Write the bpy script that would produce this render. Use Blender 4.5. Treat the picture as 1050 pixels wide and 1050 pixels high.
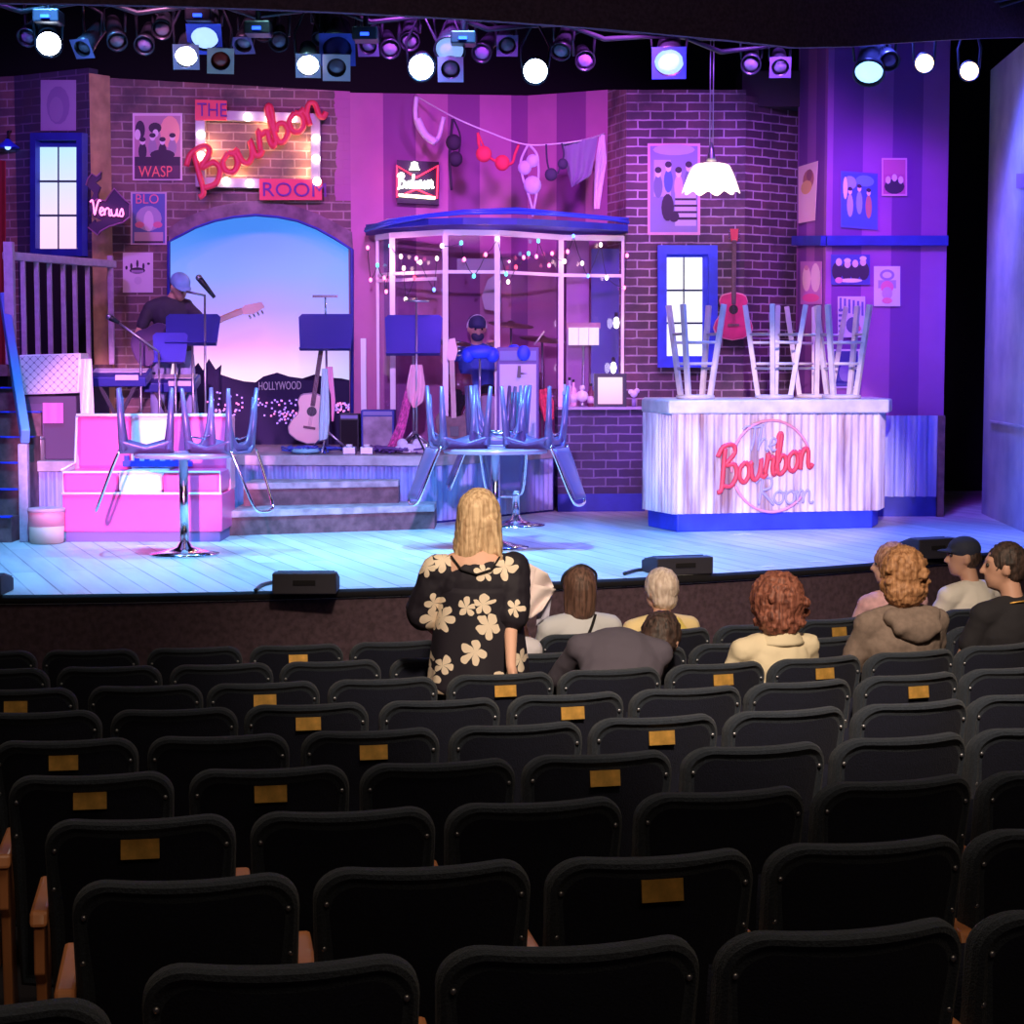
import bpy, math, random
from mathutils import Vector, Matrix, Euler
R = math.radians
random.seed(7)
S = bpy.context.scene
for o in list(bpy.data.objects): bpy.data.objects.remove(o)
C = S.collection
# ------------------------------------------------------------------ camera, world, lights, exposure
CAMZ = 1.4; F = 1900.0; TH = math.atan((525 - 373.77) / F)
cd = bpy.data.cameras.new('camera'); cam = bpy.data.objects.new('camera', cd); C.objects.link(cam)
cam.location = (0, 0, CAMZ); cam.rotation_euler = (math.pi / 2 - TH, 0, 0)
cd.sensor_width = 36; cd.lens = F / 1050 * 36; cd.clip_start = .05; cd.clip_end = 200
S.camera = cam
S.view_settings.view_transform = 'Standard'; S.view_settings.look = 'None'
S.view_settings.exposure = 0.0; S.view_settings.gamma = 1.0; S.view_settings.use_curve_mapping = False
w = bpy.data.worlds.new('world'); S.world = w; w.use_nodes = True
w.node_tree.nodes['Background'].inputs[0].default_value = (.012, .008, .02, 1); w.node_tree.nodes['Background'].inputs[1].default_value = .35

def at(px, py, Y):
    """pixel on the vertical plane at distance Y in front of the photographer"""
    a = (px - 525) / F; b = (525 - py) / F
    d = Vector((a, math.cos(TH) + b * math.sin(TH), -math.sin(TH) + b * math.cos(TH)))
    return Vector((0, 0, CAMZ)) + d * (Y / d.y)
def fl(px, py, z=0.0):
    a = (px - 525) / F; b = (525 - py) / F
    d = Vector((a, math.cos(TH) + b * math.sin(TH), -math.sin(TH) + b * math.cos(TH)))
    return Vector((0, 0, CAMZ)) + d * ((z - CAMZ) / d.z)
def zat(py, Y): return at(525, py, Y).z
def xat(px, Y, py=400): return at(px, py, Y).x
def sm(px, Y, m=1.0): return px / F * Y   # pixels to metres at distance Y

def spot(name, loc, tgt, col, power, size=40, blend=.6, rad=.12):
    l = bpy.data.lights.new(name, 'SPOT'); l.color = col; l.energy = power; l.spot_size = R(size); l.spot_blend = blend; l.shadow_soft_size = rad
    o = bpy.data.objects.new(name, l); C.objects.link(o); o.location = loc
    o.rotation_euler = (Vector(tgt) - Vector(loc)).to_track_quat('-Z', 'Y').to_euler(); return o
def area(name, loc, tgt, col, power, sx, sy):
    l = bpy.data.lights.new(name, 'AREA'); l.shape = 'RECTANGLE'; l.size = sx; l.size_y = sy; l.color = col; l.energy = power
    o = bpy.data.objects.new(name, l); C.objects.link(o); o.location = loc
    o.rotation_euler = (Vector(tgt) - Vector(loc)).to_track_quat('-Z', 'Y').to_euler(); return o
def point(name, loc, col, power, rad=.03):
    l = bpy.data.lights.new(name, 'POINT'); l.color = col; l.energy = power; l.shadow_soft_size = rad
    o = bpy.data.objects.new(name, l); C.objects.link(o); o.location = loc; return o
# house lights over the stalls
area('house_light', (.5, 4.5, 5.6), (.5, 7.0, -1), (1.0, .80, .58), 75, 6, 3)
area('house_light', (1.0, .2, 4.0), (.5, 4.0, -.5), (1.0, .74, .48), 26, 4, 1)
spot('house_spot', (1.0, 1.0, 6.2), (1.2, 9.6, -.3), (1.0, .80, .60), 4300, 34, 1, .3)
# stage washes, hung behind the black border
def rp_(x, z=4.5, r=10.45):   # a place on the lighting pipe behind the border
    return (x, 22.9198 - math.sqrt(r * r - (x + 3.7867) ** 2), z)
DB = (.03, .13, 1.0); CY = (.12, .44, 1.0); VI = (.34, .05, 1.0); MG = (.85, .10, .80)
spot('stage_wash', rp_(-3.2), (-2.8, 13.6, 0), CY, 1500, 86, .9, .2)
spot('stage_wash', rp_(-.2), (-.5, 13.6, 0), CY, 1800, 86, .9, .2)
spot('stage_wash', rp_(2.3), (2.0, 14.0, 0), (.04, .16, 1), 1700, 86, .9, .2)
spot('stage_wash', rp_(2.9), (4.9, 15.8, 1.3), (.10, .13, 1), 1900, 70, .9, .2)
spot('floor_pool', rp_(-1.6, 4.7), (-1.0, 14.2, 0), (.45, 1.0, .95), 700, 42, 1, .2)
spot('front_light', rp_(-4.0), (-4.3, 17.9, 2.2), (.42, .12, 1.0), 800, 60, .8, .2)
spot('front_light', rp_(-2.4), (-2.6, 18.0, 2.6), (.9, .30, .65), 420, 60, .8, .2)
spot('front_light', rp_(-.6), (-.9, 18.4, 2.4), (.62, .12, 1.0), 850, 60, .8, .2)
spot('front_light', rp_(.9), (.5, 18.2, 2.2), (.65, .14, .95), 850, 58, .8, .2)
spot('front_light', rp_(2.0), (2.2, 17.9, 2.2), (.42, .12, 1.0), 700, 56, .8, .2)
spot('front_light', rp_(3.2), (3.5, 17.2, 2.0), (.26, .02, .9), 520, 58, .8, .2)
# unseen spots added above the audience for booth seat, bar and platform
spot('front_of_house', (-1.4, 2.5, 2.3), (-3.02, 14.9, .75), (1.0, .34, .95), 11000, 9.6, .35, .1)
spot('front_of_house', (.6, 2.5, 3.6), (2.25, 15.5, .65), (1.0, .66, .92), 8500, 9.5, .25, .1)
spot('front_of_house', (-.2, 2.0, 3.6), (-.6, 16.5, 1.0), (.6, .32, 1.0), 7500, 20, .9, .1)
spot('front_of_house', (.6, 2.0, 3.6), (2.7, 17.0, 1.9), (.6, .25, 1.0), 1400, 12, .9, .1)
spot('side_light', rp_(.2), (3.05, 17.6, 2.4), (.75, .12, 1.0), 1500, 15, .8, .1)
spot('player_special', rp_(-2.0, 4.7), (-3.1, 17.0, 1.3), (.9, .5, .8), 400, 22, .7, .1)

# ------------------------------------------------------------------ materials
def nt(name):
    m = bpy.data.materials.new(name); m.use_nodes = True
    return m, m.node_tree, m.node_tree.nodes['Principled BSDF']
def mat(name, col, rough=.6, metal=0, noise=0, nscale=20, sheen=0, emit=None, es=0, bump=0, bscale=60, col2=None, coat=0):
    m, t, b = nt(name)
    b.inputs['Base Color'].default_value = (*col, 1); b.inputs['Roughness'].default_value = rough; b.inputs['Metallic'].default_value = metal
    if sheen: b.inputs['Sheen Weight'].default_value = sheen; b.inputs['Sheen Roughness'].default_value = .5
    if coat: b.inputs['Coat Weight'].default_value = coat
    if emit: b.inputs['Emission Color'].default_value = (*emit, 1); b.inputs['Emission Strength'].default_value = es
    if noise or bump:
        tc = t.nodes.new('ShaderNodeTexCoord')
    if noise:
        n = t.nodes.new('ShaderNodeTexNoise'); n.inputs['Scale'].default_value = nscale; n.inputs['Detail'].default_value = 5
        t.links.new(tc.outputs['Object'], n.inputs['Vector'])
        r = t.nodes.new('ShaderNodeValToRGB'); c2 = col2 or tuple(c * (1 - noise) for c in col)
        r.color_ramp.elements[0].position = .35; r.color_ramp.elements[0].color = (*c2, 1)
        r.color_ramp.elements[1].position = .65; r.color_ramp.elements[1].color = (*col, 1)
        t.links.new(n.outputs['Fac'], r.inputs['Fac']); t.links.new(r.outputs['Color'], b.inputs['Base Color'])
    if bump:
        n2 = t.nodes.new('ShaderNodeTexNoise'); n2.inputs['Scale'].default_value = bscale; n2.inputs['Detail'].default_value = 3
        t.links.new(tc.outputs['Object'], n2.inputs['Vector'])
        bp = t.nodes.new('ShaderNodeBump'); bp.inputs['Strength'].default_value = bump; bp.inputs['Distance'].default_value = .01
        t.links.new(n2.outputs['Fac'], bp.inputs['Height']); t.links.new(bp.outputs['Normal'], b.inputs['Normal'])
    return m
def glow(name, col, s):
    m, t, b = nt(name); b.inputs['Base Color'].default_value = (*[c * .6 for c in col], 1)
    b.inputs['Emission Color'].default_value = (*col, 1); b.inputs['Emission Strength'].default_value = s; return m
def xz(t):
    tc = t.nodes.new('ShaderNodeTexCoord'); s = t.nodes.new('ShaderNodeSeparateXYZ'); c = t.nodes.new('ShaderNodeCombineXYZ')
    t.links.new(tc.outputs['Object'], s.inputs[0]); t.links.new(s.outputs['X'], c.inputs['X']); t.links.new(s.outputs['Z'], c.inputs['Y'])
    return tc, s, c
def mix(t, a, b, fac):
    x = t.nodes.new('ShaderNodeMix'); x.data_type = 'RGBA'
    for k, v in ((0, fac), (6, a), (7, b)):
        if isinstance(v, (tuple, list)): x.inputs[k].default_value = (*v, 1) if len(v) == 3 else v
        elif isinstance(v, (int, float)): x.inputs[k].default_value = v
        else: t.links.new(v, x.inputs[k])
    return x.outputs[2]
def mth(t, op, a, b=None):
    x = t.nodes.new('ShaderNodeMath'); x.operation = op
    for k, v in ((0, a), (1, b)):
        if v is None: continue
        if isinstance(v, (int, float)): x.inputs[k].default_value = v
        else: t.links.new(v, x.inputs[k])
    return x.outputs[0]
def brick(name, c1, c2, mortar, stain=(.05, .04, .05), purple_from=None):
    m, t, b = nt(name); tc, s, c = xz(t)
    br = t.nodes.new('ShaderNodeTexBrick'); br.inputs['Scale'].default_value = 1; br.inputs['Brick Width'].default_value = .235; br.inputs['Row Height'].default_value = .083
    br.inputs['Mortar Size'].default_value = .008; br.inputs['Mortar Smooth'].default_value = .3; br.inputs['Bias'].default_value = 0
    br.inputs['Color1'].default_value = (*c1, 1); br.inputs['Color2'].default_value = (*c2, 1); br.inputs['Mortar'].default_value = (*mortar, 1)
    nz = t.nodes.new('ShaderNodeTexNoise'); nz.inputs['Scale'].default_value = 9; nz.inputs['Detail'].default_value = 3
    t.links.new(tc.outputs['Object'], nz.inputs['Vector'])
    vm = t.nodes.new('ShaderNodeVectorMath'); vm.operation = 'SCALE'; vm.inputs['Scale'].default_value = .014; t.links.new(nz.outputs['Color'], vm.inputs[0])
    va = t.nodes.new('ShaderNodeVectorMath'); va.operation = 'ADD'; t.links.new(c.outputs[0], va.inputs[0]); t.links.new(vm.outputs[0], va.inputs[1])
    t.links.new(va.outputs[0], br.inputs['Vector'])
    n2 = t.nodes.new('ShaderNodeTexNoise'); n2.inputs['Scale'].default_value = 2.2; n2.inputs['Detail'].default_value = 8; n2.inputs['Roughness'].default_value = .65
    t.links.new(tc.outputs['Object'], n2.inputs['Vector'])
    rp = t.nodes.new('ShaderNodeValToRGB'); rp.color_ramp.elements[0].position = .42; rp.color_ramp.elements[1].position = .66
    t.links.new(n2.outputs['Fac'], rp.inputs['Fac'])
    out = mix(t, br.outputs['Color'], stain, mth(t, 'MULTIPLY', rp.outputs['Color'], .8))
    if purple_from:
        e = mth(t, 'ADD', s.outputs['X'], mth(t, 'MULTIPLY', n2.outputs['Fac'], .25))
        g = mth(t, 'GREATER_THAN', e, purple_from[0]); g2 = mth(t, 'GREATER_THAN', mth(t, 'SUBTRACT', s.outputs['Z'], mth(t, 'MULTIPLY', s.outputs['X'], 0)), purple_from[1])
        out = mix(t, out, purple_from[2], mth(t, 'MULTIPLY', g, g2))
    t.links.new(out, b.inputs['Base Color']); b.inputs['Roughness'].default_value = .75
    bp = t.nodes.new('ShaderNodeBump'); bp.inputs['Strength'].default_value = .5; bp.inputs['Distance'].default_value = .01; bp.invert = True
    t.links.new(br.outputs['Fac'], bp.inputs['Height']); t.links.new(bp.outputs['Normal'], b.inputs['Normal'])
    return m
def stripes(name, c1, c2, wd, off=0):
    m, t, b = nt(name); tc, s, c = xz(t)
    v = mth(t, 'MODULO', mth(t, 'ADD', mth(t, 'DIVIDE', s.outputs['X'], wd), 100 + off), 2.0)
    g = mth(t, 'GREATER_THAN', v, 1.0)
    n = t.nodes.new('ShaderNodeTexNoise'); n.inputs['Scale'].default_value = 3; n.inputs['Detail'].default_value = 6; t.links.new(tc.outputs['Object'], n.inputs['Vector'])
    o = mix(t, c1, c2, g); o = mix(t, o, tuple(k * .7 for k in c2), mth(t, 'MULTIPLY', n.outputs['Fac'], .45))
    t.links.new(o, b.inputs['Base Color']); b.inputs['Roughness'].default_value = .7; return m
def corr(name, c1, c2, c3):
    m, t, b = nt(name); tc = t.nodes.new('ShaderNodeTexCoord')
    mp = t.nodes.new('ShaderNodeMapping'); mp.inputs['Scale'].default_value = (9, 9, 1.1); t.links.new(tc.outputs['Object'], mp.inputs['Vector'])
    n = t.nodes.new('ShaderNodeTexNoise'); n.inputs['Scale'].default_value = 1; n.inputs['Detail'].default_value = 5; t.links.new(mp.outputs[0], n.inputs['Vector'])
    r = t.nodes.new('ShaderNodeValToRGB'); r.color_ramp.elements[0].position = .34; r.color_ramp.elements[0].color = (*c1, 1)
    r.color_ramp.elements[1].position = .66; r.color_ramp.elements[1].color = (*c3, 1); e = r.color_ramp.elements.new(.5); e.color = (*c2, 1)
    t.links.new(n.outputs['Fac'], r.inputs['Fac']); t.links.new(r.outputs['Color'], b.inputs['Base Color']); b.inputs['Roughness'].default_value = .5
    return m
def floorplank():
    m, t, b = nt('stage_planks'); tc = t.nodes.new('ShaderNodeTexCoord')
    mp = t.nodes.new('ShaderNodeMapping'); mp.inputs['Rotation'].default_value = (0, 0, R(-111.3)); t.links.new(tc.outputs['Object'], mp.inputs['Vector'])
    br = t.nodes.new('ShaderNodeTexBrick'); br.inputs['Brick Width'].default_value = 3.2; br.inputs['Row Height'].default_value = .17; br.inputs['Mortar Size'].default_value = .006; br.inputs['Scale'].default_value = 1
    br.inputs['Color1'].default_value = (.62, .62, .6, 1); br.inputs['Color2'].default_value = (.42, .42, .43, 1); br.inputs['Mortar'].default_value = (.12, .12, .13, 1)
    t.links.new(mp.outputs[0], br.inputs['Vector'])
    m2 = t.nodes.new('ShaderNodeMapping'); m2.inputs['Scale'].default_value = (.7, 5, 1); t.links.new(mp.outputs[0], m2.inputs['Vector'])
    n = t.nodes.new('ShaderNodeTexNoise'); n.inputs['Scale'].default_value = 1.6; n.inputs['Detail'].default_value = 8; t.links.new(m2.outputs[0], n.inputs['Vector'])
    r = t.nodes.new('ShaderNodeValToRGB'); r.color_ramp.elements[0].position = .3; r.color_ramp.elements[1].position = .7
    t.links.new(n.outputs['Fac'], r.inputs['Fac'])
    o = mix(t, br.outputs['Color'], (.78, .78, .76), mth(t, 'MULTIPLY', r.outputs['Color'], .6))
    t.links.new(o, b.inputs['Base Color']); b.inputs['Roughness'].default_value = .42; return m
M = {}
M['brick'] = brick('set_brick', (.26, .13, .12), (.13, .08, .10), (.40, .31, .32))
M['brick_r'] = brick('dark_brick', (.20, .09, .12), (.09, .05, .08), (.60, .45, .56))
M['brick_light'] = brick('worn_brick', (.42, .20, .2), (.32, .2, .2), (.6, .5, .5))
M['stripe'] = stripes('striped_wallpaper', (.62, .24, .42), (.30, .09, .27), .33)
M['stripe_r'] = stripes('violet_striped_wallpaper', (.40, .12, .42), (.20, .05, .30), .275, .8)
M['tan'] = mat('tan_plaster', (.62, .40, .22), .8, noise=.35, nscale=6)
M['plank'] = floorplank()
M['black'] = mat('black_cloth', (.012, .010, .013), .95)
M['border'] = mat('border_cloth', (.11, .06, .13), .95, noise=.4, nscale=40)
M['pit'] = mat('stage_front_cloth', (.13, .075, .10), .9, noise=.4, nscale=30)
M['carpet'] = mat('dark_carpet', (.02, .016, .024), .95)
M['blue'] = mat('blue_paint', (.03, .07, .95), .5, noise=.3, nscale=5)
M['blue_d'] = mat('deep_blue_paint', (.03, .05, .40), .5, noise=.3, nscale=5)
M['dark_wood'] = mat('dark_wood', (.24, .12, .13), .6, noise=.5, nscale=12)
M['wood'] = mat('weathered_wood', (.60, .48, .52), .6, noise=.5, nscale=9)
M['lilac_wood'] = mat('painted_rail_wood', (.55, .44, .58), .5, noise=.2)
M['pale_wood'] = mat('pale_stool_wood', (.72, .66, .58), .5, noise=.2, nscale=8)
M['white'] = mat('white_paint', (.85, .83, .83), .4)
M['chrome'] = mat('chrome', (.85, .85, .9), .14, 1)
M['steel'] = mat('dull_steel', (.5, .5, .56), .35, .9)
M['blackmetal'] = mat('black_metal', (.03, .03, .045), .35, .4)
M['blackpl'] = mat('black_plastic', (.025, .025, .035), .4)
M['chairshell'] = mat('grey_moulded_shell', (.16, .12, .27), .34, .3)
M['corr'] = corr('blue_corrugated_iron', (.22, .28, .62), (.34, .42, .75), (.5, .55, .8))
M['corr_bar'] = corr('whitewashed_corrugated_iron', (.34, .22, .25), (.66, .60, .68), (.88, .84, .84))
M['bar_top'] = mat('whitewashed_slab', (.80, .78, .78), .5, noise=.25, nscale=6)
M['vinyl_pink'] = mat('pink_vinyl', (.90, .12, .38), .35, coat=.3)
M['vinyl_white'] = mat('white_vinyl', (.95, .93, .93), .35)
M['plaster'] = mat('grey_plaster', (.52, .50, .58), .9, noise=.35, nscale=2.2, col2=(.36, .34, .46))
M['red'] = mat('red_paint', (.75, .05, .07), .5)
M['redlet'] = mat('faded_red_letters', (.80, .07, .09), .5)
M['greylet'] = mat('faded_grey_letters', (.45, .42, .62), .6)
M['paper'] = mat('poster_paper', (.72, .62, .70), .7, noise=.15)
M['gold'] = mat('brass_plate', (.95, .52, .12), .42, .55, noise=.35, nscale=25)
M['armwood'] = mat('varnished_orange_wood', (.80, .30, .12), .35, coat=.3)
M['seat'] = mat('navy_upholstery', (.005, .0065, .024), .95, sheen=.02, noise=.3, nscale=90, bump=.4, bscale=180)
M['seat_rim'] = mat('navy_piping_velvet', (.030, .040, .062), .95, sheen=.10, noise=.35, nscale=120, bump=.5, bscale=200)  # same fabric as the panel; paler colour puts top light into the rim
M['skin'] = mat('skin', (.80, .46, .34), .55)
M['skin2'] = mat('tanned_skin', (.66, .36, .26), .55)
M['eye'] = mat('eye', (.05, .04, .04), .2)
M['glassm'] = None
def thin_glass():
    m = bpy.data.materials.new('booth_glass'); m.use_nodes = True; t = m.node_tree; t.nodes.clear()
    o = t.nodes.new('ShaderNodeOutputMaterial'); a = t.nodes.new('ShaderNodeBsdfTransparent'); g = t.nodes.new('ShaderNodeBsdfGlossy'); x = t.nodes.new('ShaderNodeMixShader')
    a.inputs[0].default_value = (.93, .92, .97, 1); g.inputs['Roughness'].default_value = .05; x.inputs[0].default_value = .05
    t.links.new(a.outputs[0], x.inputs[1]); t.links.new(g.outputs[0], x.inputs[2]); t.links.new(x.outputs[0], o.inputs[0]); return m
M['glassm'] = thin_glass()
_cc = {}
def cm(col, rough=.7, es=0):
    k = (tuple(round(c, 3) for c in col), rough, es)
    if k not in _cc: _cc[k] = glow('glow_paint', col, es) if es else mat('paint', col, rough)
    return _cc[k]

# ------------------------------------------------------------------ mesh builder
class MB:
    def __init__(s): s.v = []; s.f = []; s.m = []; s.sm = []
    def add(s, vs, fs, mi=0, smooth=False):
        n = len(s.v); s.v += [Vector(p) for p in vs]
        for f in fs: s.f.append([i + n for i in f]); s.m.append(mi); s.sm.append(smooth)
        return s
    def box(s, c, d, rz=0, mi=0, rot=None):
        h = [Vector((x * d[0] / 2, y * d[1] / 2, z * d[2] / 2)) for x in (-1, 1) for y in (-1, 1) for z in (-1, 1)]
        m = rot.to_matrix() if isinstance(rot, Euler) else (rot if rot is not None else Matrix.Rotation(rz, 3, 'Z'))
        return s.add([m @ p + Vector(c) for p in h], [(0, 1, 3, 2), (4, 6, 7, 5), (0, 4, 5, 1), (2, 3, 7, 6), (0, 2, 6, 4), (1, 5, 7, 3)], mi)
    def beam(s, a, b, wd, th, mi=0, up=(0, 0, 1)):
        a = Vector(a); b = Vector(b); y = (b - a).normalized(); u = Vector(up)
        if abs(y.dot(u)) > .99: u = Vector((0, 1, 0))
        x = y.cross(u).normalized(); z = x.cross(y)
        m = Matrix((x, y, z)).transposed()
        return s.box((a + b) / 2, (wd, (b - a).length, th), mi=mi, rot=m)
    def tube(s, pts, r, n=8, mi=0, cap=True, closed=False):
        pts = [Vector(p) for p in pts]; rs = r if isinstance(r, (list, tuple)) else [r] * len(pts); L = len(pts); base = len(s.v); vs = []
        prev = None
        for i, p in enumerate(pts):
            if closed: d = pts[(i + 1) % L] - pts[i - 1]
            else: d = (pts[min(i + 1, L - 1)] - pts[max(i - 1, 0)])
            if d.length < 1e-7: d = Vector((0, 0, 1))
            d.normalize()
            if prev is None: x = d.orthogonal().normalized()
            else: x = (prev - d * prev.dot(d)); x = x.normalized() if x.length > 1e-5 else d.orthogonal().normalized()
            prev = x; y = d.cross(x)
            vs += [p + (x * math.cos(2 * math.pi * k / n) + y * math.sin(2 * math.pi * k / n)) * rs[i] for k in range(n)]
        fs = []
        for i in range(L if closed else L - 1):
            j = (i + 1) % L
            for k in range(n): fs.append((i * n + k, i * n + (k + 1) % n, j * n + (k + 1) % n, j * n + k))
        if cap and not closed: fs += [tuple(range(n))[::-1], tuple((L - 1) * n + k for k in range(n))]
        return s.add(vs, fs, mi, True)
    def cyl(s, a, b, r0, r1=None, n=16, mi=0): return s.tube([a, b], [r0, r0 if r1 is None else r1], n, mi)
    def ell(s, c, r, mi=0, nu=16, nv=10, rot=None):
        c = Vector(c); r = (r, r, r) if isinstance(r, (int, float)) else r; m = rot.to_matrix() if rot else Matrix.Identity(3); vs = []
        for i in range(1, nv):
            a = math.pi * i / nv
            for k in range(nu):
                q = 2 * math.pi * k / nu; vs.append(c + m @ Vector((r[0] * math.sin(a) * math.cos(q), r[1] * math.sin(a) * math.sin(q), r[2] * math.cos(a))))
        vs += [c + m @ Vector((0, 0, r[2])), c + m @ Vector((0, 0, -r[2]))]; T = len(vs) - 2; fs = []
        for i in range(nv - 2):
            for k in range(nu): fs.append((i * nu + k, (i + 1) * nu + k, (i + 1) * nu + (k + 1) % nu, i * nu + (k + 1) % nu))
        for k in range(nu): fs += [(T, k, (k + 1) % nu), (T + 1, (nv - 2) * nu + (k + 1) % nu, (nv - 2) * nu + k)]
        return s.add(vs, fs, mi, True)
    def cap(s, a, b, ra, rb, mi=0, n=12):
        """tapered capsule"""
        a = Vector(a); b = Vector(b); d = (b - a); L = d.length; d = d / L if L > 1e-6 else Vector((0, 0, 1)); pts = []; rs = []
        for k in (-.98, -.8, -.45, 0): pts.append(a + d * ra * k); rs.append(ra * math.sqrt(1 - k * k))
        for k in (0, .45, .8, .98): pts.append(b + d * rb * k); rs.append(rb * math.sqrt(1 - k * k))
        return s.tube(pts, rs, n, mi)
    def lathe(s, prof, c, n=24, mi=0, rot=None):
        c = Vector(c); m = rot.to_matrix() if rot else Matrix.Identity(3); vs = []
        for r, z in prof: vs += [c + m @ Vector((r * math.cos(2 * math.pi * k / n), r * math.sin(2 * math.pi * k / n), z)) for k in range(n)]
        fs = [(i * n + k, i * n + (k + 1) % n, (i + 1) * n + (k + 1) % n, (i + 1) * n + k) for i in range(len(prof) - 1) for k in range(n)]
        if prof[0][0] > 1e-4: fs.append(tuple(range(n))[::-1])
        if prof[-1][0] > 1e-4: fs.append(tuple((len(prof) - 1) * n + k for k in range(n)))
        return s.add(vs, fs, mi, True)
    def prism(s, pts, d, mi=0):
        """polygon of 3-D points extruded by vector d"""
        pts = [Vector(p) for p in pts]; d = Vector(d); n = len(pts)
        return s.add(pts + [p + d for p in pts], [tuple(range(n))[::-1], tuple(n + k for k in range(n))] + [(k, (k + 1) % n, n + (k + 1) % n, n + k) for k in range(n)], mi)
    def grid(s, fn, nu, nv, mi=0, smooth=True):
        vs = [fn(i / nu, j / nv) for j in range(nv + 1) for i in range(nu + 1)]
        return s.add(vs, [(j * (nu + 1) + i, j * (nu + 1) + i + 1, (j + 1) * (nu + 1) + i + 1, (j + 1) * (nu + 1) + i) for j in range(nv) for i in range(nu)], mi, smooth)
    def build(s, name, mats, parent=None, local=False, bevel=0, M4=None):
        me = bpy.data.meshes.new(name); inv = None
        if parent is not None and not local: inv = WM(parent).inverted()
        if M4 is not None: inv = M4.inverted()
        vs = [tuple(inv @ p) if inv is not None else tuple(p) for p in s.v]
        me.from_pydata(vs, [], s.f)
        for m in (mats if isinstance(mats, (list, tuple)) else [mats]): me.materials.append(m)
        me.polygons.foreach_set('material_index', s.m); me.polygons.foreach_set('use_smooth', s.sm)
        me.update()
        o = bpy.data.objects.new(name, me); C.objects.link(o)
        if parent is not None: o.parent = parent
        if M4 is not None and parent is None: o.matrix_world = M4
        if bevel:
            b = o.modifiers.new('bevel', 'BEVEL'); b.width = bevel; b.segments = 2; b.limit_method = 'ANGLE'
        return o
WMS = {}
def WM(o):
    return WMS.get(o.name, Matrix.Identity(4))
def empty(name, loc, label=None, cat=None, group=None, rz=0):
    o = bpy.data.objects.new(name, None); C.objects.link(o); o.location = loc; o.rotation_euler = (0, 0, rz); o.empty_display_size = .1
    WMS[o.name] = Matrix.Translation(Vector(loc)) @ Matrix.Rotation(rz, 4, 'Z')
    return tag(o, label, cat, group)
def tag(o, label=None, cat=None, group=None, kind=None):
    if label: o['label'] = label
    if cat: o['category'] = cat
    if group: o['group'] = group
    if kind: o['kind'] = kind
    return o
def sub(name, mats, parent, mb, root, bevel=0, label=None):
    """sub-part: child of a part whose own transform is identity under root"""
    o = mb.build(name, mats, None, M4=None); inv = WM(root).inverted()
    for v in o.data.vertices: v.co = inv @ v.co
    o.parent = parent
    if label: o['label'] = label
    return o
def kids(o): return [c for c in bpy.data.objects if c.parent == o]
def copy_tree(o, ks, loc, rz, label, group=None):
    r = o.copy(); C.objects.link(r); r.location = loc; r.rotation_euler = (0, 0, rz); WMS[r.name] = Matrix.Translation(Vector(loc)) @ Matrix.Rotation(rz, 4, 'Z')
    if label: r['label'] = label
    if group: r['group'] = group
    for ch, gs in ks:
        c = ch.copy(); C.objects.link(c); c.parent = r
        for g in gs:
            d = g.copy(); C.objects.link(d); d.parent = c
    return r
def tree(o): return [(c, kids(c)) for c in kids(o)]
def local_frame(a, b, z=0):
    """matrix: local X from plan point a to b, Z up"""
    a = Vector((a[0], a[1], z)); d = Vector((b[0] - a.x, b[1] - a.y, 0)).normalized()
    m = Matrix.Identity(4); n = Vector((0, 0, 1)).cross(d)
    for i in range(3): m[i][0] = d[i]; m[i][1] = n[i]; m[i][2] = (0, 0, 1)[i]; m[i][3] = a[i]
    return m
def wall(name, a, b, z0, z1, m, th=.12, outline=None, z1b=None, bevel=0):
    """upright slab from plan a to b; its front face passes through a-b, thickness goes backwards"""
    M4 = local_frame(a, b); L = math.hypot(b[0] - a[0], b[1] - a[1]); mb = MB()
    pts = outline or [(0, z0), (L, z0), (L, z1 if z1b is None else z1b), (0, z1)]
    mb.prism([(x, 0, z) for x, z in pts], (0, th, 0))
    o = MB.build.__get__(mb)(name, m) ; o.matrix_world = M4; o['kind'] = 'structure'; return o

# ------------------------------------------------------------------ large structure
SC = (-3.7867, 22.9198)           # the stage edge and the seat rows share this centre
RS = 11.72
def arc(r, t): return (SC[0] + r * math.sin(t), SC[1] - r * math.cos(t))
ts = [R(-35 + 2.5 * k) for k in range(49)]
mb = MB()   # stage floor
pl = [Vector((*arc(RS, t), 0)) for t in ts if t < R(70)]
poly = [Vector((-12, pl[0].y, 0))] + pl + [Vector((12, pl[-1].y, 0)), Vector((12, 24, 0)), Vector((-12, 24, 0))]
mb.prism([p - Vector((0, 0, .06)) for p in poly], (0, 0, .06))
tag(mb.build('floor', M['plank']), kind='structure')
mb = MB()   # stage front
for k in range(len(pl) - 1):
    a, b = pl[k], pl[k + 1]; mb.add([(a.x, a.y + .02, -2), (b.x, b.y + .02, -2), (b.x, b.y + .02, -.06), (a.x, a.y + .02, -.06), ], [(0, 1, 2, 3)])
tag(mb.build('wall_stage_front', M['pit']), kind='structure')
mb = MB()   # dark edge strip of the stage
mb.tube([Vector((*arc(RS - .005, t), -.03)) for t in ts if t < R(70)], .03, 6)
tag(mb.build('trim_1', M['black']), kind='structure')
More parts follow.
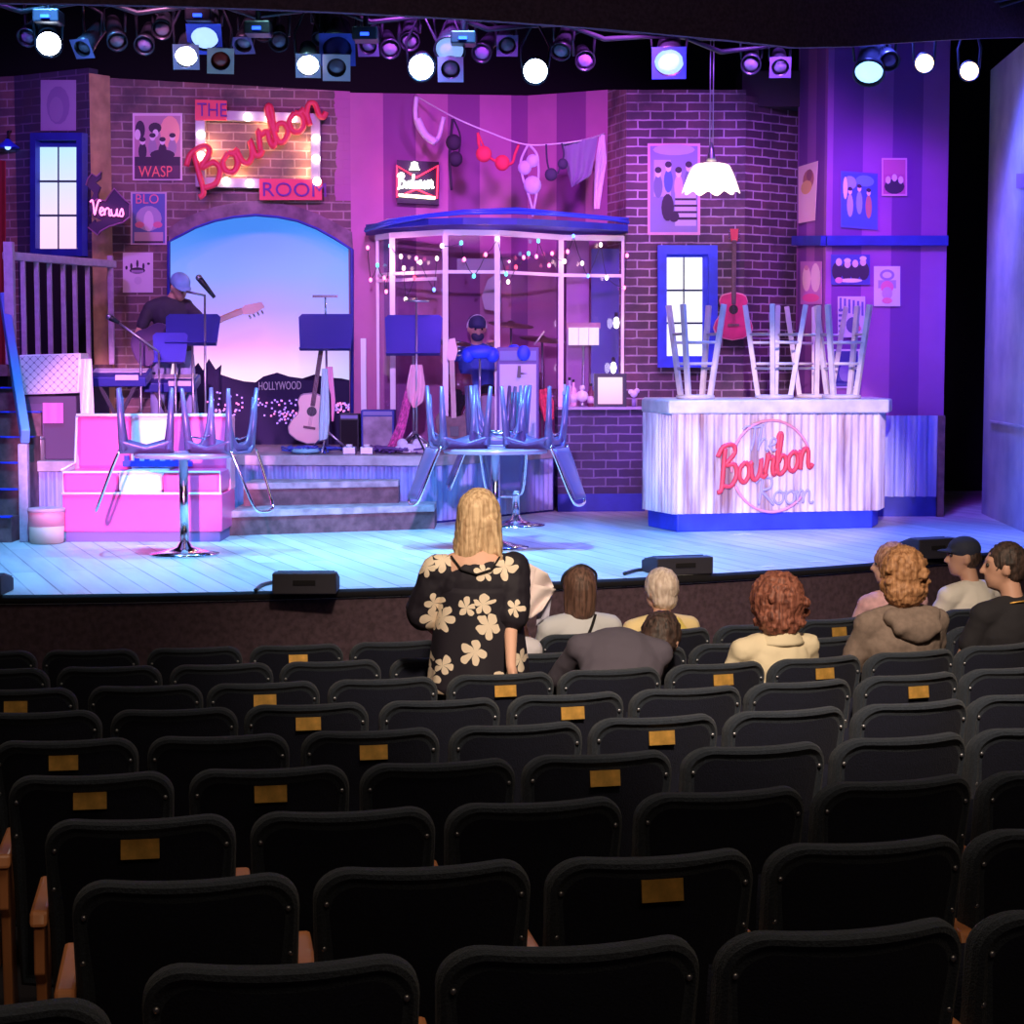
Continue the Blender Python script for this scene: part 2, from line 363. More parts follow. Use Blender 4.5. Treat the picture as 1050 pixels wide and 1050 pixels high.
# rake steps of the auditorium
ROWP = dict(R0=19.9789, p=.8258, off=[3.6668, 3.3458, 2.5512, 2.7783, 2.4979, 2.1823, 1.8988, 1.5792, 1.308])
BACKTOP = .86
def rowz(i): return CAMZ - 1.0691 - .0685 * i + .0019 * i * i - BACKTOP
mb = MB()
for i in range(-4, 10):
    r1 = ROWP['R0'] - i * ROWP['p'] + .32; r0 = r1 - ROWP['p'] if i < 9 else RS - .3; z = rowz(max(i, 0)) - (0 if i >= 0 else 0)
    T = [R(-40 + 4 * k) for k in range(26)]
    for a, b in zip(T, T[1:]):
        p = [Vector((*arc(r1, a), z)), Vector((*arc(r1, b), z)), Vector((*arc(r0, b), z)), Vector((*arc(r0, a), z))]
        zn = rowz(max(i + 1, 0)); mb.add(p, [(0, 1, 2, 3)]); mb.add([p[3], p[2], p[2] + Vector((0, 0, zn - z)), p[3] + Vector((0, 0, zn - z))], [(0, 1, 2, 3)])
tag(mb.build('floor_auditorium', M['carpet']), kind='structure')

mb = MB()   # curved black border above the stage
rb = 11.0
Tb = [R(-40 + 3 * k) for k in range(40)]
zb_ = lambda p: 3.68 + max(0, p[0] - 2.2) * .19
for a, b in zip(Tb, Tb[1:]):
    A = arc(rb, a); B = arc(rb, b); A2 = arc(rb - .06, a); B2 = arc(rb - .06, b); za, zb2 = zb_(A), zb_(B)
    mb.add([(A[0], A[1], za), (B[0], B[1], zb2), (B[0], B[1], 7.5), (A[0], A[1], 7.5), (A2[0], A2[1], za), (B2[0], B2[1], zb2), (B2[0], B2[1], 7.5), (A2[0], A2[1], 7.5)], [(0, 1, 2, 3), (0, 4, 5, 1), (7, 6, 5, 4)])
tag(mb.build('wall_border', M['border']), kind='structure')
tag(MB().box((0, 12.5, 7.5), (30, 30, .1)).build('ceiling', M['black']), kind='structure')
tag(MB().box((0, 20.6, 3.7), (26, .1, 7.5)).build('wall_masking', M['black']), kind='structure')
tag(MB().box((9.5, 14, 3), (.1, 14, 10)).build('wall_wing_right', M['black']), kind='structure')
tag(MB().box((-9.0, 14, 3), (.1, 14, 10)).build('wall_wing_left', M['black']), kind='structure')

# set walls, given by the picture columns at which they turn
def pt(px, Y): return (xat(px, Y), Y)
def pa(px, Y): return (xat(px, Y), Y)
ZT = 4.12
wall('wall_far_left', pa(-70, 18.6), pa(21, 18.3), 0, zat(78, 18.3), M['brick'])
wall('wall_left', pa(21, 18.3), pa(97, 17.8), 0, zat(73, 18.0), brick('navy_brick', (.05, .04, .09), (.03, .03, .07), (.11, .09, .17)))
tag(MB().beam(Vector((*pa(24, 18.22), (1.4 + zat(268, 18.2)) / 2)), Vector((*pa(96, 17.74), (1.4 + zat(268, 18.2)) / 2)), .02, zat(268, 18.2) - 1.4).build('wall_left_panel', M['black']), kind='structure')  # black sheet put in for the dark of the niche behind the railing
wall('wall_left_return', pa(97, 17.8), pa(118, 18.04), 0, zat(75, 17.8), M['tan'], th=.03, z1b=zat(78, 18.04))
# brick wall with the arched opening
WA, WB = pa(118, 18.05), pa(361, 18.35)
WL = math.hypot(WB[0] - WA[0], WB[1] - WA[1])
def onwall(px, py, A=None, B=None, out=0.0):
    """world point where the sight line through the pixel meets the wall plane A-B"""
    A = A or WA; B = B or WB
    a = (px - 525) / F; b = (525 - py) / F
    d = Vector((a, math.cos(TH) + b * math.sin(TH), -math.sin(TH) + b * math.cos(TH)))
    u = Vector((B[0] - A[0], B[1] - A[1], 0)).normalized(); n = Vector((u.y, -u.x, 0)); o = Vector((0, 0, CAMZ))
    k = (Vector((A[0], A[1], 0)) + n * out - o).dot(n) / d.dot(n); return o + d * k
def loc_on(px, py, A=None, B=None):
    A = A or WA; p = onwall(px, py, A, B); return (math.hypot(p.x - A[0], p.y - A[1]), p.z)
arch = [loc_on(173, y) for y in (462,)] + [loc_on(x, y) for x, y in ((173, 248), (185, 241), (200, 233), (220, 226), (240, 222), (262, 220), (285, 222), (305, 226), (325, 234), (343, 244), (361, 256))]
arch = [(x, z) for x, z in arch]
out = [(0, 0), (arch[0][0], 0)] + arch[1:-1] + [(WL, arch[-1][1]), (WL, zat(93, 18.3)), (0, zat(80, 18.05))]
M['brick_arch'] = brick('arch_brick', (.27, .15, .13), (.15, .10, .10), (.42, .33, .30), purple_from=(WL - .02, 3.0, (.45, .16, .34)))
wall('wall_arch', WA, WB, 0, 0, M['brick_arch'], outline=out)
mb = MB()   # dark outline moulding of the arch
ap = [onwall(x, y, out=.01) for x, y in ((173, 440), (173, 248), (185, 241), (200, 233), (220, 226), (240, 222), (262, 220), (285, 222), (305, 226), (325, 234), (343, 244), (361, 256), (361, 440))]
mb.tube(ap, .018, 6)
tag(mb.build('trim_2', M['blue_d']), kind='structure')
bo = [(173, 262), (173, 234), (185, 226), (200, 219), (220, 212), (240, 208), (262, 206), (285, 208), (305, 212), (325, 219), (343, 228), (361, 238), (361, 268)]
bi = [(173, 262), (173, 248), (185, 241), (200, 233), (220, 226), (240, 222), (262, 220), (285, 222), (305, 226), (325, 234), (343, 244), (361, 256), (361, 268)]
mb = MB(); L_ = len(bo); vs = [onwall(x, y, out=.015) for x, y in bo] + [onwall(x, y, out=.015) for x, y in bi]; mb.add(vs, [(k, k + 1, L_ + k + 1, L_ + k) for k in range(L_ - 1)])
o = mb.build('trim_6', mat('arch_plaster', (.26, .19, .22), .85, noise=.5, nscale=8)); o['kind'] = 'structure'; q = o.modifiers.new('solid', 'SOLIDIFY'); q.thickness = .02; q.offset = 0
mb = MB()
WP0, WP1 = pa(361, 18.35), pa(541, 18.9)
wall('wall_striped', WP0, WP1, 0, zat(95, 18.35), M['stripe'], z1b=zat(98, 18.9))
WQ1 = pa(622, 18.45)
wall('wall_striped_right', WP1, WQ1, 0, zat(98, 18.9), M['stripe'], z1b=zat(92, 18.45))
wall('wall_brick_return', WQ1, pa(641, 17.95), 0, zat(92, 18.45), M['brick_light'], z1b=zat(92, 17.95))
WR0, WR1 = pa(641, 17.95), pa(762, 17.95)
wall('wall_brick', WR0, WR1, 0, zat(92, 17.95), M['brick_r'])
WT1 = pa(815, 18.4)
wall('wall_brick_right', WR1, WT1, 0, zat(98, 17.95), M['brick_r'])
WV0, WV1 = pa(815, 18.1), pa(845, 17.15)
wall('wall_violet_return', WV0, WV1, 0, 4.9, M['stripe_r'])
WX1 = pa(968, 17.2)
wall('wall_violet', WV1, WX1, 0, 4.9, M['stripe_r'], th=.15)
mb = MB()
mb.beam(Vector((*WV0, zat(247, 18.1))) + Vector((-.03, -.03, 0)), Vector((*WV1, zat(247, 17.15))) + Vector((-.03, -.03, 0)), .05, .09)
mb.beam(Vector((*WV1, zat(247, 17.15))) + Vector((0, -.03, 0)), Vector((*WX1, zat(247, 17.2))) + Vector((0, -.03, 0)), .05, .09)
tag(mb.build('trim_3', M['blue_d']), kind='structure')
# black unit above the brick wall
tag(MB().box(((WR1[0] + WT1[0]) / 2, 18.3, zat(90, 18)), (.62, .5, .34)).build('trim_4', mat('dark_board', (.05, .03, .045), .8)), kind='structure')
# proscenium side wall on the right
wall('wall_right', pa(1009, 17.4), pa(1085, 14.3), 0, zat(72, 17.4), M['plaster'], th=.4)
tag(MB().beam(Vector((*pa(1018, 17.0), zat(432, 17.0))), Vector((*pa(1083, 14.35), zat(432, 17.0))), .06, .02).build('trim_5', M['plaster']), kind='structure')
# painted sky cloth with hills behind the arch
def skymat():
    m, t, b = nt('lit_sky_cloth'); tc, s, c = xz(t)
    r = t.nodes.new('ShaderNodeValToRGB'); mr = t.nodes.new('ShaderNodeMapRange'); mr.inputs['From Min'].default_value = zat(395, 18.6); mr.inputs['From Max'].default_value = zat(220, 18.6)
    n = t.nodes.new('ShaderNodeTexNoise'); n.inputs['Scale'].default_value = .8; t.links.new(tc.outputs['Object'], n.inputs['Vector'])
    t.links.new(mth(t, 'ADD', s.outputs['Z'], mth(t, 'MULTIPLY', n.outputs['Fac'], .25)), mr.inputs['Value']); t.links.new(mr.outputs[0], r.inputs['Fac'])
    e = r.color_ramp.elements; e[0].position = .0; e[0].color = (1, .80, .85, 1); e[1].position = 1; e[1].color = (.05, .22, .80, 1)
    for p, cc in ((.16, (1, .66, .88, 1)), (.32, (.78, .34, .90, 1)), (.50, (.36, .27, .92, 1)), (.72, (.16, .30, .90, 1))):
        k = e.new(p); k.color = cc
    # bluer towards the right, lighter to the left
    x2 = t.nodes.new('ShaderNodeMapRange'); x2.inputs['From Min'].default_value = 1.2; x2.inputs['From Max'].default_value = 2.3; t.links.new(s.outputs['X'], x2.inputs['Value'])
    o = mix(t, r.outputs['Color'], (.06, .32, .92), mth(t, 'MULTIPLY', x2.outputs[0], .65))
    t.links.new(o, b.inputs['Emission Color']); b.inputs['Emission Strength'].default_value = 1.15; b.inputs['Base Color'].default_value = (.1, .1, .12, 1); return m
BA, BB = pa(150, 18.62), pa(385, 18.66)
wall('backdrop_sky', BA, BB, .4, 3.4, skymat(), th=.03)
mb = MB(); mp2 = lambda x, y: onwall(x, y, BA, BB, .04)
ridge = [(150, 380), (172, 395), (190, 388), (203, 372), (208, 380), (214, 368), (221, 379), (227, 374), (226, 384), (238, 388), (250, 391), (262, 392), (270, 386), (284, 382), (296, 386), (310, 388), (322, 384), (335, 387), (350, 388), (364, 391), (385, 390)]
mb.prism([mp2(150, 470)] + [mp2(385, 470)] + [mp2(x, y) for x, y in ridge[::-1]], (0, .02, 0))
tag(mb.build('backdrop_hills', cm((.012, .008, .05), .8)), kind='structure')
# palm silhouette and town lights painted on the hills
mb = MB(); mbr = MB()
for k in range(150):
    x, y = random.choice([(232, 415, 22, 9), (232, 420, 14, 5), (285, 420, 22, 12), (305, 425, 16, 8), (205, 408, 14, 8), (350, 418, 8, 6)])[:2], 0
    cx, cy, sx, sy = random.choice([(232, 412, 20, 10), (228, 424, 14, 4), (283, 418, 22, 10), (300, 428, 16, 6), (352, 418, 9, 5)])
    p = onwall(random.uniform(cx - sx, cx + sx), random.uniform(cy - sy, cy + sy), BA, BB, .045)
    (mb if random.random() < .6 else mbr).box(p, (.017, .006, .017))
tag(mb.build('painted_town_lights', glow('town_light_violet', (.45, .25, 1), 1.2)), kind='stuff', label='tiny violet town lights scattered over the painted hills', cat='lights')
tag(mbr.build('painted_town_lights', glow('town_light_pink', (1, .25, .65), 1.4)), kind='stuff', label='tiny pink town lights scattered over the painted hills', cat='lights')

def text(name, body, P, right, up, size, m, depth=.006, parent=None, align='LEFT', world=True, shear=0, root=None, sx=1):
    cu = bpy.data.curves.new(name, 'FONT'); cu.body = body; cu.size = size; cu.extrude = depth; cu.align_x = align; cu.shear = shear; cu.resolution_u = 3
    t = bpy.data.objects.new(name, cu); C.objects.link(t)
    bpy.context.view_layer.update(); me = bpy.data.meshes.new_from_object(t.evaluated_get(bpy.context.evaluated_depsgraph_get())); bpy.data.objects.remove(t)
    r = Vector(right).normalized(); u = Vector(up).normalized(); n = r.cross(u); T = Matrix((( r.x * sx, u.x, n.x, P[0]), (r.y * sx, u.y, n.y, P[1]), (r.z * sx, u.z, n.z, P[2]), (0, 0, 0, 1)))
    if root is not None: T = WM(root).inverted() @ T
    elif parent is not None: T = WM(parent).inverted() @ T
    for v in me.vertices: v.co = T @ v.co
    me.materials.clear(); me.materials.append(m); me.name = name
    o = bpy.data.objects.new(name, me); C.objects.link(o)
    if parent is not None: o.parent = parent
    return o
text('backdrop_lettering', 'HOLLYWOOD', mp2(265, 400) + Vector((0, -.01, 0)), (1, 0, .02), (0, 0, 1), sm(12, 18.6), cm((.55, .5, .62), .6, .12), sx=.56)['kind'] = 'structure'

# ------------------------------------------------------------------ platforms and steps
def plan(px, Y, z): return Vector((xat(px, Y), Y, z))
RZ = .6
def corrug(mb, A, B, z0, z1, pitch=.07, amp=.014, mi=0):
    A = Vector((A[0], A[1], 0)); B = Vector((B[0], B[1], 0)); L = (B - A).length; u = (B - A) / L; n = Vector((u.y, -u.x, 0)); N = int(L / pitch * 6)
    mb.grid(lambda a, b: A + u * (a * L) + n * (amp * math.sin(a * L / pitch * 2 * math.pi)) + Vector((0, 0, z0 + (z1 - z0) * b)), N, 1, mi)
    return mb
rp = [(-60, 15.4), (100, 15.4), (160, 16.45), (445, 16.25), (568, 17.6), (575, 19.2), (-60, 19.2)]
t = empty('band_platform', (-2, 17, 0), 'low band platform with weathered plank top and corrugated iron front', 'platform')
mb = MB(); mb.prism([plan(px, Y, RZ - .09) for px, Y in rp], (0, 0, .09)); mb.build('deck', mat('platform_planks', (.55, .5, .52), .5, noise=.4, nscale=7), t, bevel=.008)
mb = MB(); ins = [(p.x, p.y + .05) for p in [plan(px, Y, 0) for px, Y in rp]]
mb.prism([(x, y + .03, 0) for x, y in ins], (0, 0, RZ - .09)); mb.build('frame', M['blue_d'], t)
mb = MB()
for a, b in ((0, 1), (1, 2), (2, 3), (3, 4)): corrug(mb, ins[a], ins[b], .02, RZ - .09)
mb.build('corrugated_front', M['corr'], t)
for (L, Rr, dz, bk, lab) in ((((233, 15.1), (445, 15.75), .205, 1.1, 'long lower wooden step in front of the band platform'), ((248, 15.62), (408, 15.98), .4, .6, 'shorter upper wooden step against the band platform'))[::1]):
    a = plan(L[0], L[1], 0); b = plan(Rr[0], Rr[1], 0); z0 = 0 if dz < .3 else .205
    t = empty('stage_step', (a + b) / 2 + Vector((0, .2, z0)), lab, 'step')
    d = Vector((0, bk, 0)); mb = MB(); q = [a, b, b + Vector((0, min(d.y, 16.2 - b.y), 0)), a + d]
    mb.prism([p + Vector((0, .02, z0)) for p in q], (0, 0, dz - z0 - .055)); mb.build('riser', M['dark_wood'], t)
    mb = MB(); mb.prism([p + Vector((0, 0, dz - .055)) for p in q], (0, 0, .055)); mb.build('tread', M['wood'], t, bevel=.006)
# landing and stairs at the left
t = empty('landing', (-4.6, 17.5, 0), 'raised wooden landing under the lilac railing at far left', 'platform')
mb = MB(); mb.prism([plan(-60, 15.9, 1.3), plan(8, 15.9, 1.3), plan(116, 17.6, 1.3), plan(116, 17.8, 1.3), plan(20, 18.3, 1.3), plan(-60, 18.4, 1.3)], (0, 0, .1)); mb.build('deck', M['dark_wood'], t)
mb = MB(); mb.prism([plan(-60, 16.1, RZ), plan(8, 16.1, RZ), plan(112, 17.7, RZ), plan(112, 17.78, RZ), plan(-60, 18.3, RZ)], (0, 0, .7)); mb.build('skirt', cm((.04, .03, .07), .8), t)  # dark block standing in for the shade in the recess below the deck
t = empty('stair_flight', plan(-20, 14.6, 0), 'flight of brown wooden steps with blue lit treads at left edge', 'stairs')
for k in range(6):
    y0 = 14.55 + .25 * k; z1 = .2 * (k + 1); mb = MB()
    mb.box(((xat(-60, 15) + xat(17, 14.8)) / 2, (y0 + 16.05) / 2, z1 - .1), (xat(17, 14.8) - xat(-60, 15), 16.05 - y0, .2)); st = mb.build('step', M['dark_wood'], t)
    sub('edge_strip', M['blue'], st, MB().box(((xat(-60, 15) + xat(17, 14.8)) / 2, y0 + .01, z1 + .004), (xat(17, 14.8) - xat(-60, 15), .10, .012)), t)  # blue strip paints the blue light along each tread edge
t = empty('stair_handrail', plan(22, 14.55, 0), 'sloping bright blue plank handrail on a lilac post at far left', 'handrail')
MB().beam(at(4, 306, 16.2), at(26, 448, 14.55), .07, .13).build('rail', mat('light_blue_paint', (.16, .36, .85), .5), t, bevel=.01)
mb = MB(); p = at(24, 455, 14.6); mb.box((p.x, p.y, (p.z) / 2), (.075, .075, p.z)); mb.build('post', M['lilac_wood'], t, bevel=.008)
t = empty('railing', plan(60, 16.7, 1.4), 'lilac painted wooden railing with upright balusters below the left window', 'railing')
a0 = at(9, 250, 15.9); 
MB().beam(at(5, 262, 15.92), at(117, 271, 17.6), .06, .07).build('top_rail', M['lilac_wood'], t, bevel=.01)
for px, Y, top in ((9, 15.92, 248), (113, 17.55, 262)):
    p = at(px, top, Y); MB().box((p.x, p.y, (p.z + 1.4) / 2), (.08 if px < 50 else .05, .08 if px < 50 else .05, p.z - 1.4)).build('post', M['lilac_wood'], t, bevel=.006)
for k, px in enumerate((24, 38, 51, 65, 77, 90)):
    f = (px - 9) / 104; Y = 15.92 + 1.63 * f; zt = at(px, 264 + 6 * f, Y).z; p = at(px, 300, Y)
    MB().box((p.x, p.y, (zt + 1.4) / 2), (.038, .038, zt - 1.4)).build('baluster', M['lilac_wood'], t)

# ------------------------------------------------------------------ windows, doors, lamps of the set
def frame_quad(mb, c, wd, mi=0, th=.06):
    """c: four world corners (tl,tr,br,bl); frame bars of width wd inside"""
    tl, tr, br, bl = c; n = (tr - tl).cross(bl - tl).normalized()
    if n.y > 0: n = -n
    r = (tr - tl).normalized(); u = (tl - bl).normalized()
    for a, b, w_ in ((tl, tr, -u), (bl, br, u), (tl - u * wd, bl + u * wd, r), (tr - u * wd, br + u * wd, -r)):
        mb.prism([a, b, b + w_ * wd, a + w_ * wd], n * th, mi)
    return n
def window(name, label, A, B, px, py, fw, panes, cols, rows, glowm, fm):
    t = empty(name, onwall((px[0] + px[1]) / 2, py[1], A, B), None, None); t['kind'] = 'structure'; t['label'] = label
    c = [onwall(x, y, A, B, .02) for x, y in ((px[0], py[0]), (px[1], py[0]), (px[1], py[1]), (px[0], py[1]))]
    mb = MB(); frame_quad(mb, c, fw, 0, .08); mb.build('window_frame', fm, t)
    g = [onwall(x, y, A, B, .03) for x, y in ((panes[0], panes[2]), (panes[1], panes[2]), (panes[1], panes[3]), (panes[0], panes[3]))]
    # solid inner board between frame and panes
    nn = (g[1] - g[0]).cross(g[3] - g[0]).normalized(); nn = -nn if nn.y > 0 else nn
    mb = MB(); mb.prism([p + (p - sum(c, Vector()) / 4) * -.02 for p in c], nn * .006); mb.build('window_sash', fm, t)
    mb = MB(); mb.prism(g, nn * .008); mb.build('window_pane', glowm, t)
    mb = MB(); L = lambda a, b, k: a + (b - a) * k
    for i in range(1, cols): mb.beam(L(g[0], g[1], i / cols) + Vector((0, -.012, 0)), L(g[3], g[2], i / cols) + Vector((0, -.012, 0)), .014, .02)
    for j in range(1, rows): mb.beam(L(g[0], g[3], j / rows) + Vector((0, -.012, 0)), L(g[1], g[2], j / rows) + Vector((0, -.012, 0)), .014, .02)
    mb.build('window_muntin', cm((.03, .05, .12)), t)
def panemat(name, top, bot, z0, z1, s):
    m, t, b = nt(name); tc, s3, c = xz(t); g = t.nodes.new('ShaderNodeNewGeometry'); sp = t.nodes.new('ShaderNodeSeparateXYZ'); t.links.new(g.outputs['Position'], sp.inputs[0])
    mr = t.nodes.new('ShaderNodeMapRange'); mr.inputs['From Min'].default_value = z0; mr.inputs['From Max'].default_value = z1; t.links.new(sp.outputs['Z'], mr.inputs['Value'])
    o = mix(t, bot, top, mr.outputs[0]); t.links.new(o, b.inputs['Emission Color']); b.inputs['Emission Strength'].default_value = s; b.inputs['Base Color'].default_value = (.2, .2, .2, 1); return m
A, B = pa(21, 18.3), pa(97, 17.8)
window('window_1', 'tall blue framed window glowing pink over blue', A, B, (37, 90), (137, 263), .07, (41, 80, 151, 256), 2, 3, panemat('lit_panes', (.45, .75, 1), (1, .62, .80), zat(256, 18), zat(155, 18), 1.15), M['blue_d'])
A, B = WR0, WR1
window('window_2', 'bright white paned window in a wide blue frame', A, B, (674, 735), (252, 377), .085, (682, 720, 264, 365), 2, 3, panemat('white_panes', (.92, .97, 1), (.95, .93, 1), 1, 3, 1.25), M['blue'])
t = empty('wall_lamp', onwall(8, 160, pa(-70, 18.6), pa(21, 18.3)), 'small wall lamp with blue metal shade on the left brick wall', 'lamp')
p = onwall(8, 150, pa(-70, 18.6), pa(21, 18.3), .12)
MB().lathe([(.02, .07), (.035, .05), (.10, -.0), (.115, -.015), (.105, -.015), (.03, .04)], p).build('lamp_shade', M['blue'], t)
MB().tube([p + Vector((0, 0, .06)), p + Vector((0, 0, .14)), p + Vector((0, .12, .16))], .01).build('arm', M['blackmetal'], t)
MB().ell(p + Vector((0, 0, -.005)), .03).build('bulb', glow('blue_bulb', (.2, .35, 1), 3), t)
A, B = pa(-70, 18.6), pa(21, 18.3)
c = [onwall(x, y, A, B, .03) for x, y in ((-25, 165), (5, 165), (5, 390), (-25, 390))]
t = empty('door_1', c[3]); t['kind'] = 'structure'
MB().prism(c, (0, .05, 0)).build('door_leaf', M['red'], t); mb = MB(); frame_quad(mb, c, .03); mb.build('door_frame', cm((.3, .02, .03)), t)

# ------------------------------------------------------------------ posters
def poster(label, A, B, px, py, shapes, paper=(.72, .62, .70), skew=((0, 0),) * 4, txt=None, border=None, out=.012, group=None, cat='poster', nm='poster'):
    cs = [(px[0], py[0]), (px[1], py[0]), (px[1], py[1]), (px[0], py[1])]; cs = [(x + s[0], y + s[1]) for (x, y), s in zip(cs, skew)]
    c = [onwall(x, y, A, B, out) for x, y in cs]; n = (c[1] - c[0]).cross(c[3] - c[0]).normalized()
    if n.y > 0: n = -n
    W = lambda u, v, o=0: (c[3] * (1 - u) + c[2] * u) * (1 - v) + (c[0] * (1 - u) + c[1] * u) * v + n * o
    mats = [cm(paper, .7)]; mb = MB(); mb.prism([W(0, 0), W(1, 0), W(1, 1), W(0, 1)], n * .004)
    for k, s in enumerate(shapes):
        kd, cx, cy, a, b, col = s[:6]; m = cm(col, .7)
        if m not in mats: mats.append(m)
        mi = mats.index(m); o = .0045 + .0004 * k
        if kd == 'r': q = [(cx - a, cy - b), (cx + a, cy - b), (cx + a, cy + b), (cx - a, cy + b)]
        elif kd == 'e': q = [(cx + a * math.cos(th), cy + b * math.sin(th)) for th in [2 * math.pi * i / 14 for i in range(14)]]
        else: q = s[1]; m = cm(s[2], .7); 
        mb.add([W(u, v, o) for u, v in q], [tuple(range(len(q)))], mi)
    root = empty(nm, W(.5, 0), label, cat, group) if txt else None
    o = mb.build('sheet' if txt else nm, mats, root)
    if not txt: return tag(o, label, cat, group)
    for (u, v, body, hh, col, sx) in txt:
        text('lettering', body, W(u, v, .020), c[1] - c[0], c[0] - c[3], hh, cm(col, .6), .001, root, sx=sx)
    return root
def P_(*a): return a
dk = (.05, .03, .06); lt = (.85, .7, .78); pk = (.9, .35, .45)
def figs(n, y, h, cols, x0=.2, x1=.8):
    r = []
    for i in range(n):
        x = x0 + (x1 - x0) * i / max(n - 1, 1); cc = cols[i % len(cols)]; yy = y + (.04 if i % 2 else -.02)
        r += [('e', x, yy, .085, h * .8, cc), ('e', x, yy + h * .95, .055, .055, lt), ('e', x, yy + h * 1.12, .065, .035, dk)]
    return r
A, B = pa(21, 18.3), pa(97, 17.8)
poster('blank worn violet poster above the left window', A, B, (42, 78), (82, 134), [('e', .5, .5, .33, .38, (.30, .22, .42)), ('e', .45, .42, .2, .25, (.36, .28, .46))], (.42, .34, .52))
poster('band poster with five long-haired men, tallest poster on left brick wall', WA, WB, (136, 187), (116, 185),
       [('r', .5, .52, .46, .44, (.55, .30, .38)), ('e', .75, .72, .2, .24, (.95, .45, .35)), ('e', .15, .75, .1, .14, dk), ('e', .45, .78, .13, .08, dk), ('e', .1, .68, .06, .08, lt), ('e', .46, .7, .06, .06, lt)] + figs(4, .45, .16, [dk, (.4, .3, .4)], .2, .8) + [('r', .5, .25, .46, .1, dk), ('e', .6, .38, .25, .08, dk), ('r', .5, .12, .46, .10, (.12, .05, .1))],
       (.80, .62, .70), txt=[(.12, .05, 'WASP', .15, (1, .22, .16), .80)])
poster('blue and grey tour poster with BLO heading beside the arch', WA, WB, (134, 171), (197, 251),
       [('r', .5, .5, .45, .47, (.12, .16, .42)), ('e', .5, .5, .36, .24, (.45, .38, .52)), ('e', .5, .45, .14, .2, (.72, .6, .66)), ('e', .25, .38, .13, .06, (.75, .2, .3)), ('e', .75, .38, .13, .06, (.75, .2, .3)), ('r', .5, .15, .4, .09, (.55, .4, .45)), ('r', .5, .05, .4, .02, dk)],
       (.62, .5, .6), txt=[(.12, .78, 'BLO', .13, (.9, .25, .32), .95)])
poster('white flyer with a dark crown drawing next to the guitarist', WA, WB, (126, 157), (259, 300),
       [('e', .48, .55, .26, .08, dk), ('e', .28, .66, .04, .08, dk), ('e', .48, .72, .04, .1, dk), ('e', .68, .66, .04, .08, dk), ('r', .48, .53, .2, .035, (.4, .3, .45)), ('e', .85, .72, .05, .03, dk), ('e', .12, .62, .04, .05, dk), ('e', .5, .3, .13, .1, (.68, .6, .68))], (.78, .70, .76))
poster('tall framed poster of a band on stone steps, on right brick wall', WR0, WR1, (664, 718), (147, 241),
       [('r', .5, .5, .45, .47, (.30, .26, .50)), ('e', .5, .93, .40, .06, (.55, .45, .68)), ('r', .28, .62, .16, .2, (.55, .45, .6)), ('r', .72, .3, .2, .2, (.62, .52, .68)), ('r', .72, .18, .22, .015, dk), ('r', .72, .25, .22, .012, dk), ('r', .72, .32, .22, .012, dk), ('r', .72, .39, .2, .012, dk)] + figs(4, .55, .16, [(.2, .2, .35), (.1, .16, .5), (.7, .45, .6)], .2, .78) + [('e', .38, .3, .12, .15, dk), ('e', .5, .2, .1, .06, dk)], (.80, .40, .52))
A, B = WV0, WV1
poster('pink poster with brown burst at top, on violet pillar', A, B, (819, 839), (166, 229), [('e', .55, .72, .3, .18, (.55, .18, .16)), ('e', .45, .6, .3, .12, (.85, .45, .2)), ('e', .6, .8, .15, .1, (.35, .1, .14))], (.95, .60, .62), skew=((0, 5), (0, -1), (-3, -3), (0, 0)))
poster('small poster of two pale faces, low on violet pillar', A, B, (821, 843), (268, 312), [('e', .3, .6, .2, .3, (.9, .62, .62)), ('e', .72, .62, .22, .34, (.85, .6, .66)), ('e', .3, .85, .1, .06, (.7, .3, .4)), ('e', .5, .15, .4, .1, (.75, .1, .3))], (.55, .2, .5))
A, B = WV1, WX1
poster('dark blue poster of three standing musicians on the violet wall', A, B, (862, 900), (175, 233), [('r', .5, .5, .47, .47, (.06, .12, .4)), ('e', .25, .8, .18, .12, (.35, .4, .7)), ('e', .65, .85, .25, .1, (.15, .3, .75))] + figs(3, .42, .26, [(.5, .45, .65), (.3, .4, .7), (.5, .2, .15)], .25, .75) + [('e', .12, .7, .06, .2, lt)], (.10, .12, .45), skew=((0, 0), (0, 3), (0, 3), (0, 0)))
poster('pinkish poster of a group portrait, upper right of violet wall', A, B, (904, 930), (162, 201), [('r', .5, .5, .44, .45, (.55, .12, .30)), ('e', .5, .25, .4, .2, dk), ('e', .25, .42, .1, .1, lt), ('e', .5, .48, .1, .1, lt), ('e', .75, .42, .1, .1, lt), ('r', .5, .75, .42, .18, (.60, .15, .32))], (.78, .40, .58))
poster('landscape poster of four blonde musicians on the violet wall', A, B, (852, 892), (261, 292), [('r', .5, .5, .48, .48, (.08, .08, .38))] + [('e', x, .45, .14, .3, dk) for x in (.16, .4, .62, .84)] + [('e', x, y, .08, .13, (.85, .62, .62)) for x, y in ((.2, .75), (.42, .68), (.62, .7), (.82, .75))] + [('e', x, y + .12, .09, .08, (.9, .75, .6)) for x, y in ((.42, .68), (.82, .75))] + [('e', .5, .14, .3, .07, (.85, .75, .5)), ('e', .2, .15, .1, .1, (.8, .3, .4))], (.10, .10, .42))
poster('pale poster with a red tattoo drawing on the violet wall', A, B, (896, 923), (273, 314), [('e', .5, .78, .28, .14, (.35, .25, .5)), ('e', .5, .78, .18, .08, (.75, .68, .82)), ('r', .5, .55, .34, .1, (.45, .35, .6)), ('e', .5, .48, .25, .16, (.8, .2, .35)), ('e', .5, .32, .2, .16, (.6, .4, .62)), ('e', .5, .14, .2, .08, (.85, .25, .35))], (.78, .70, .86))
mb = MB()
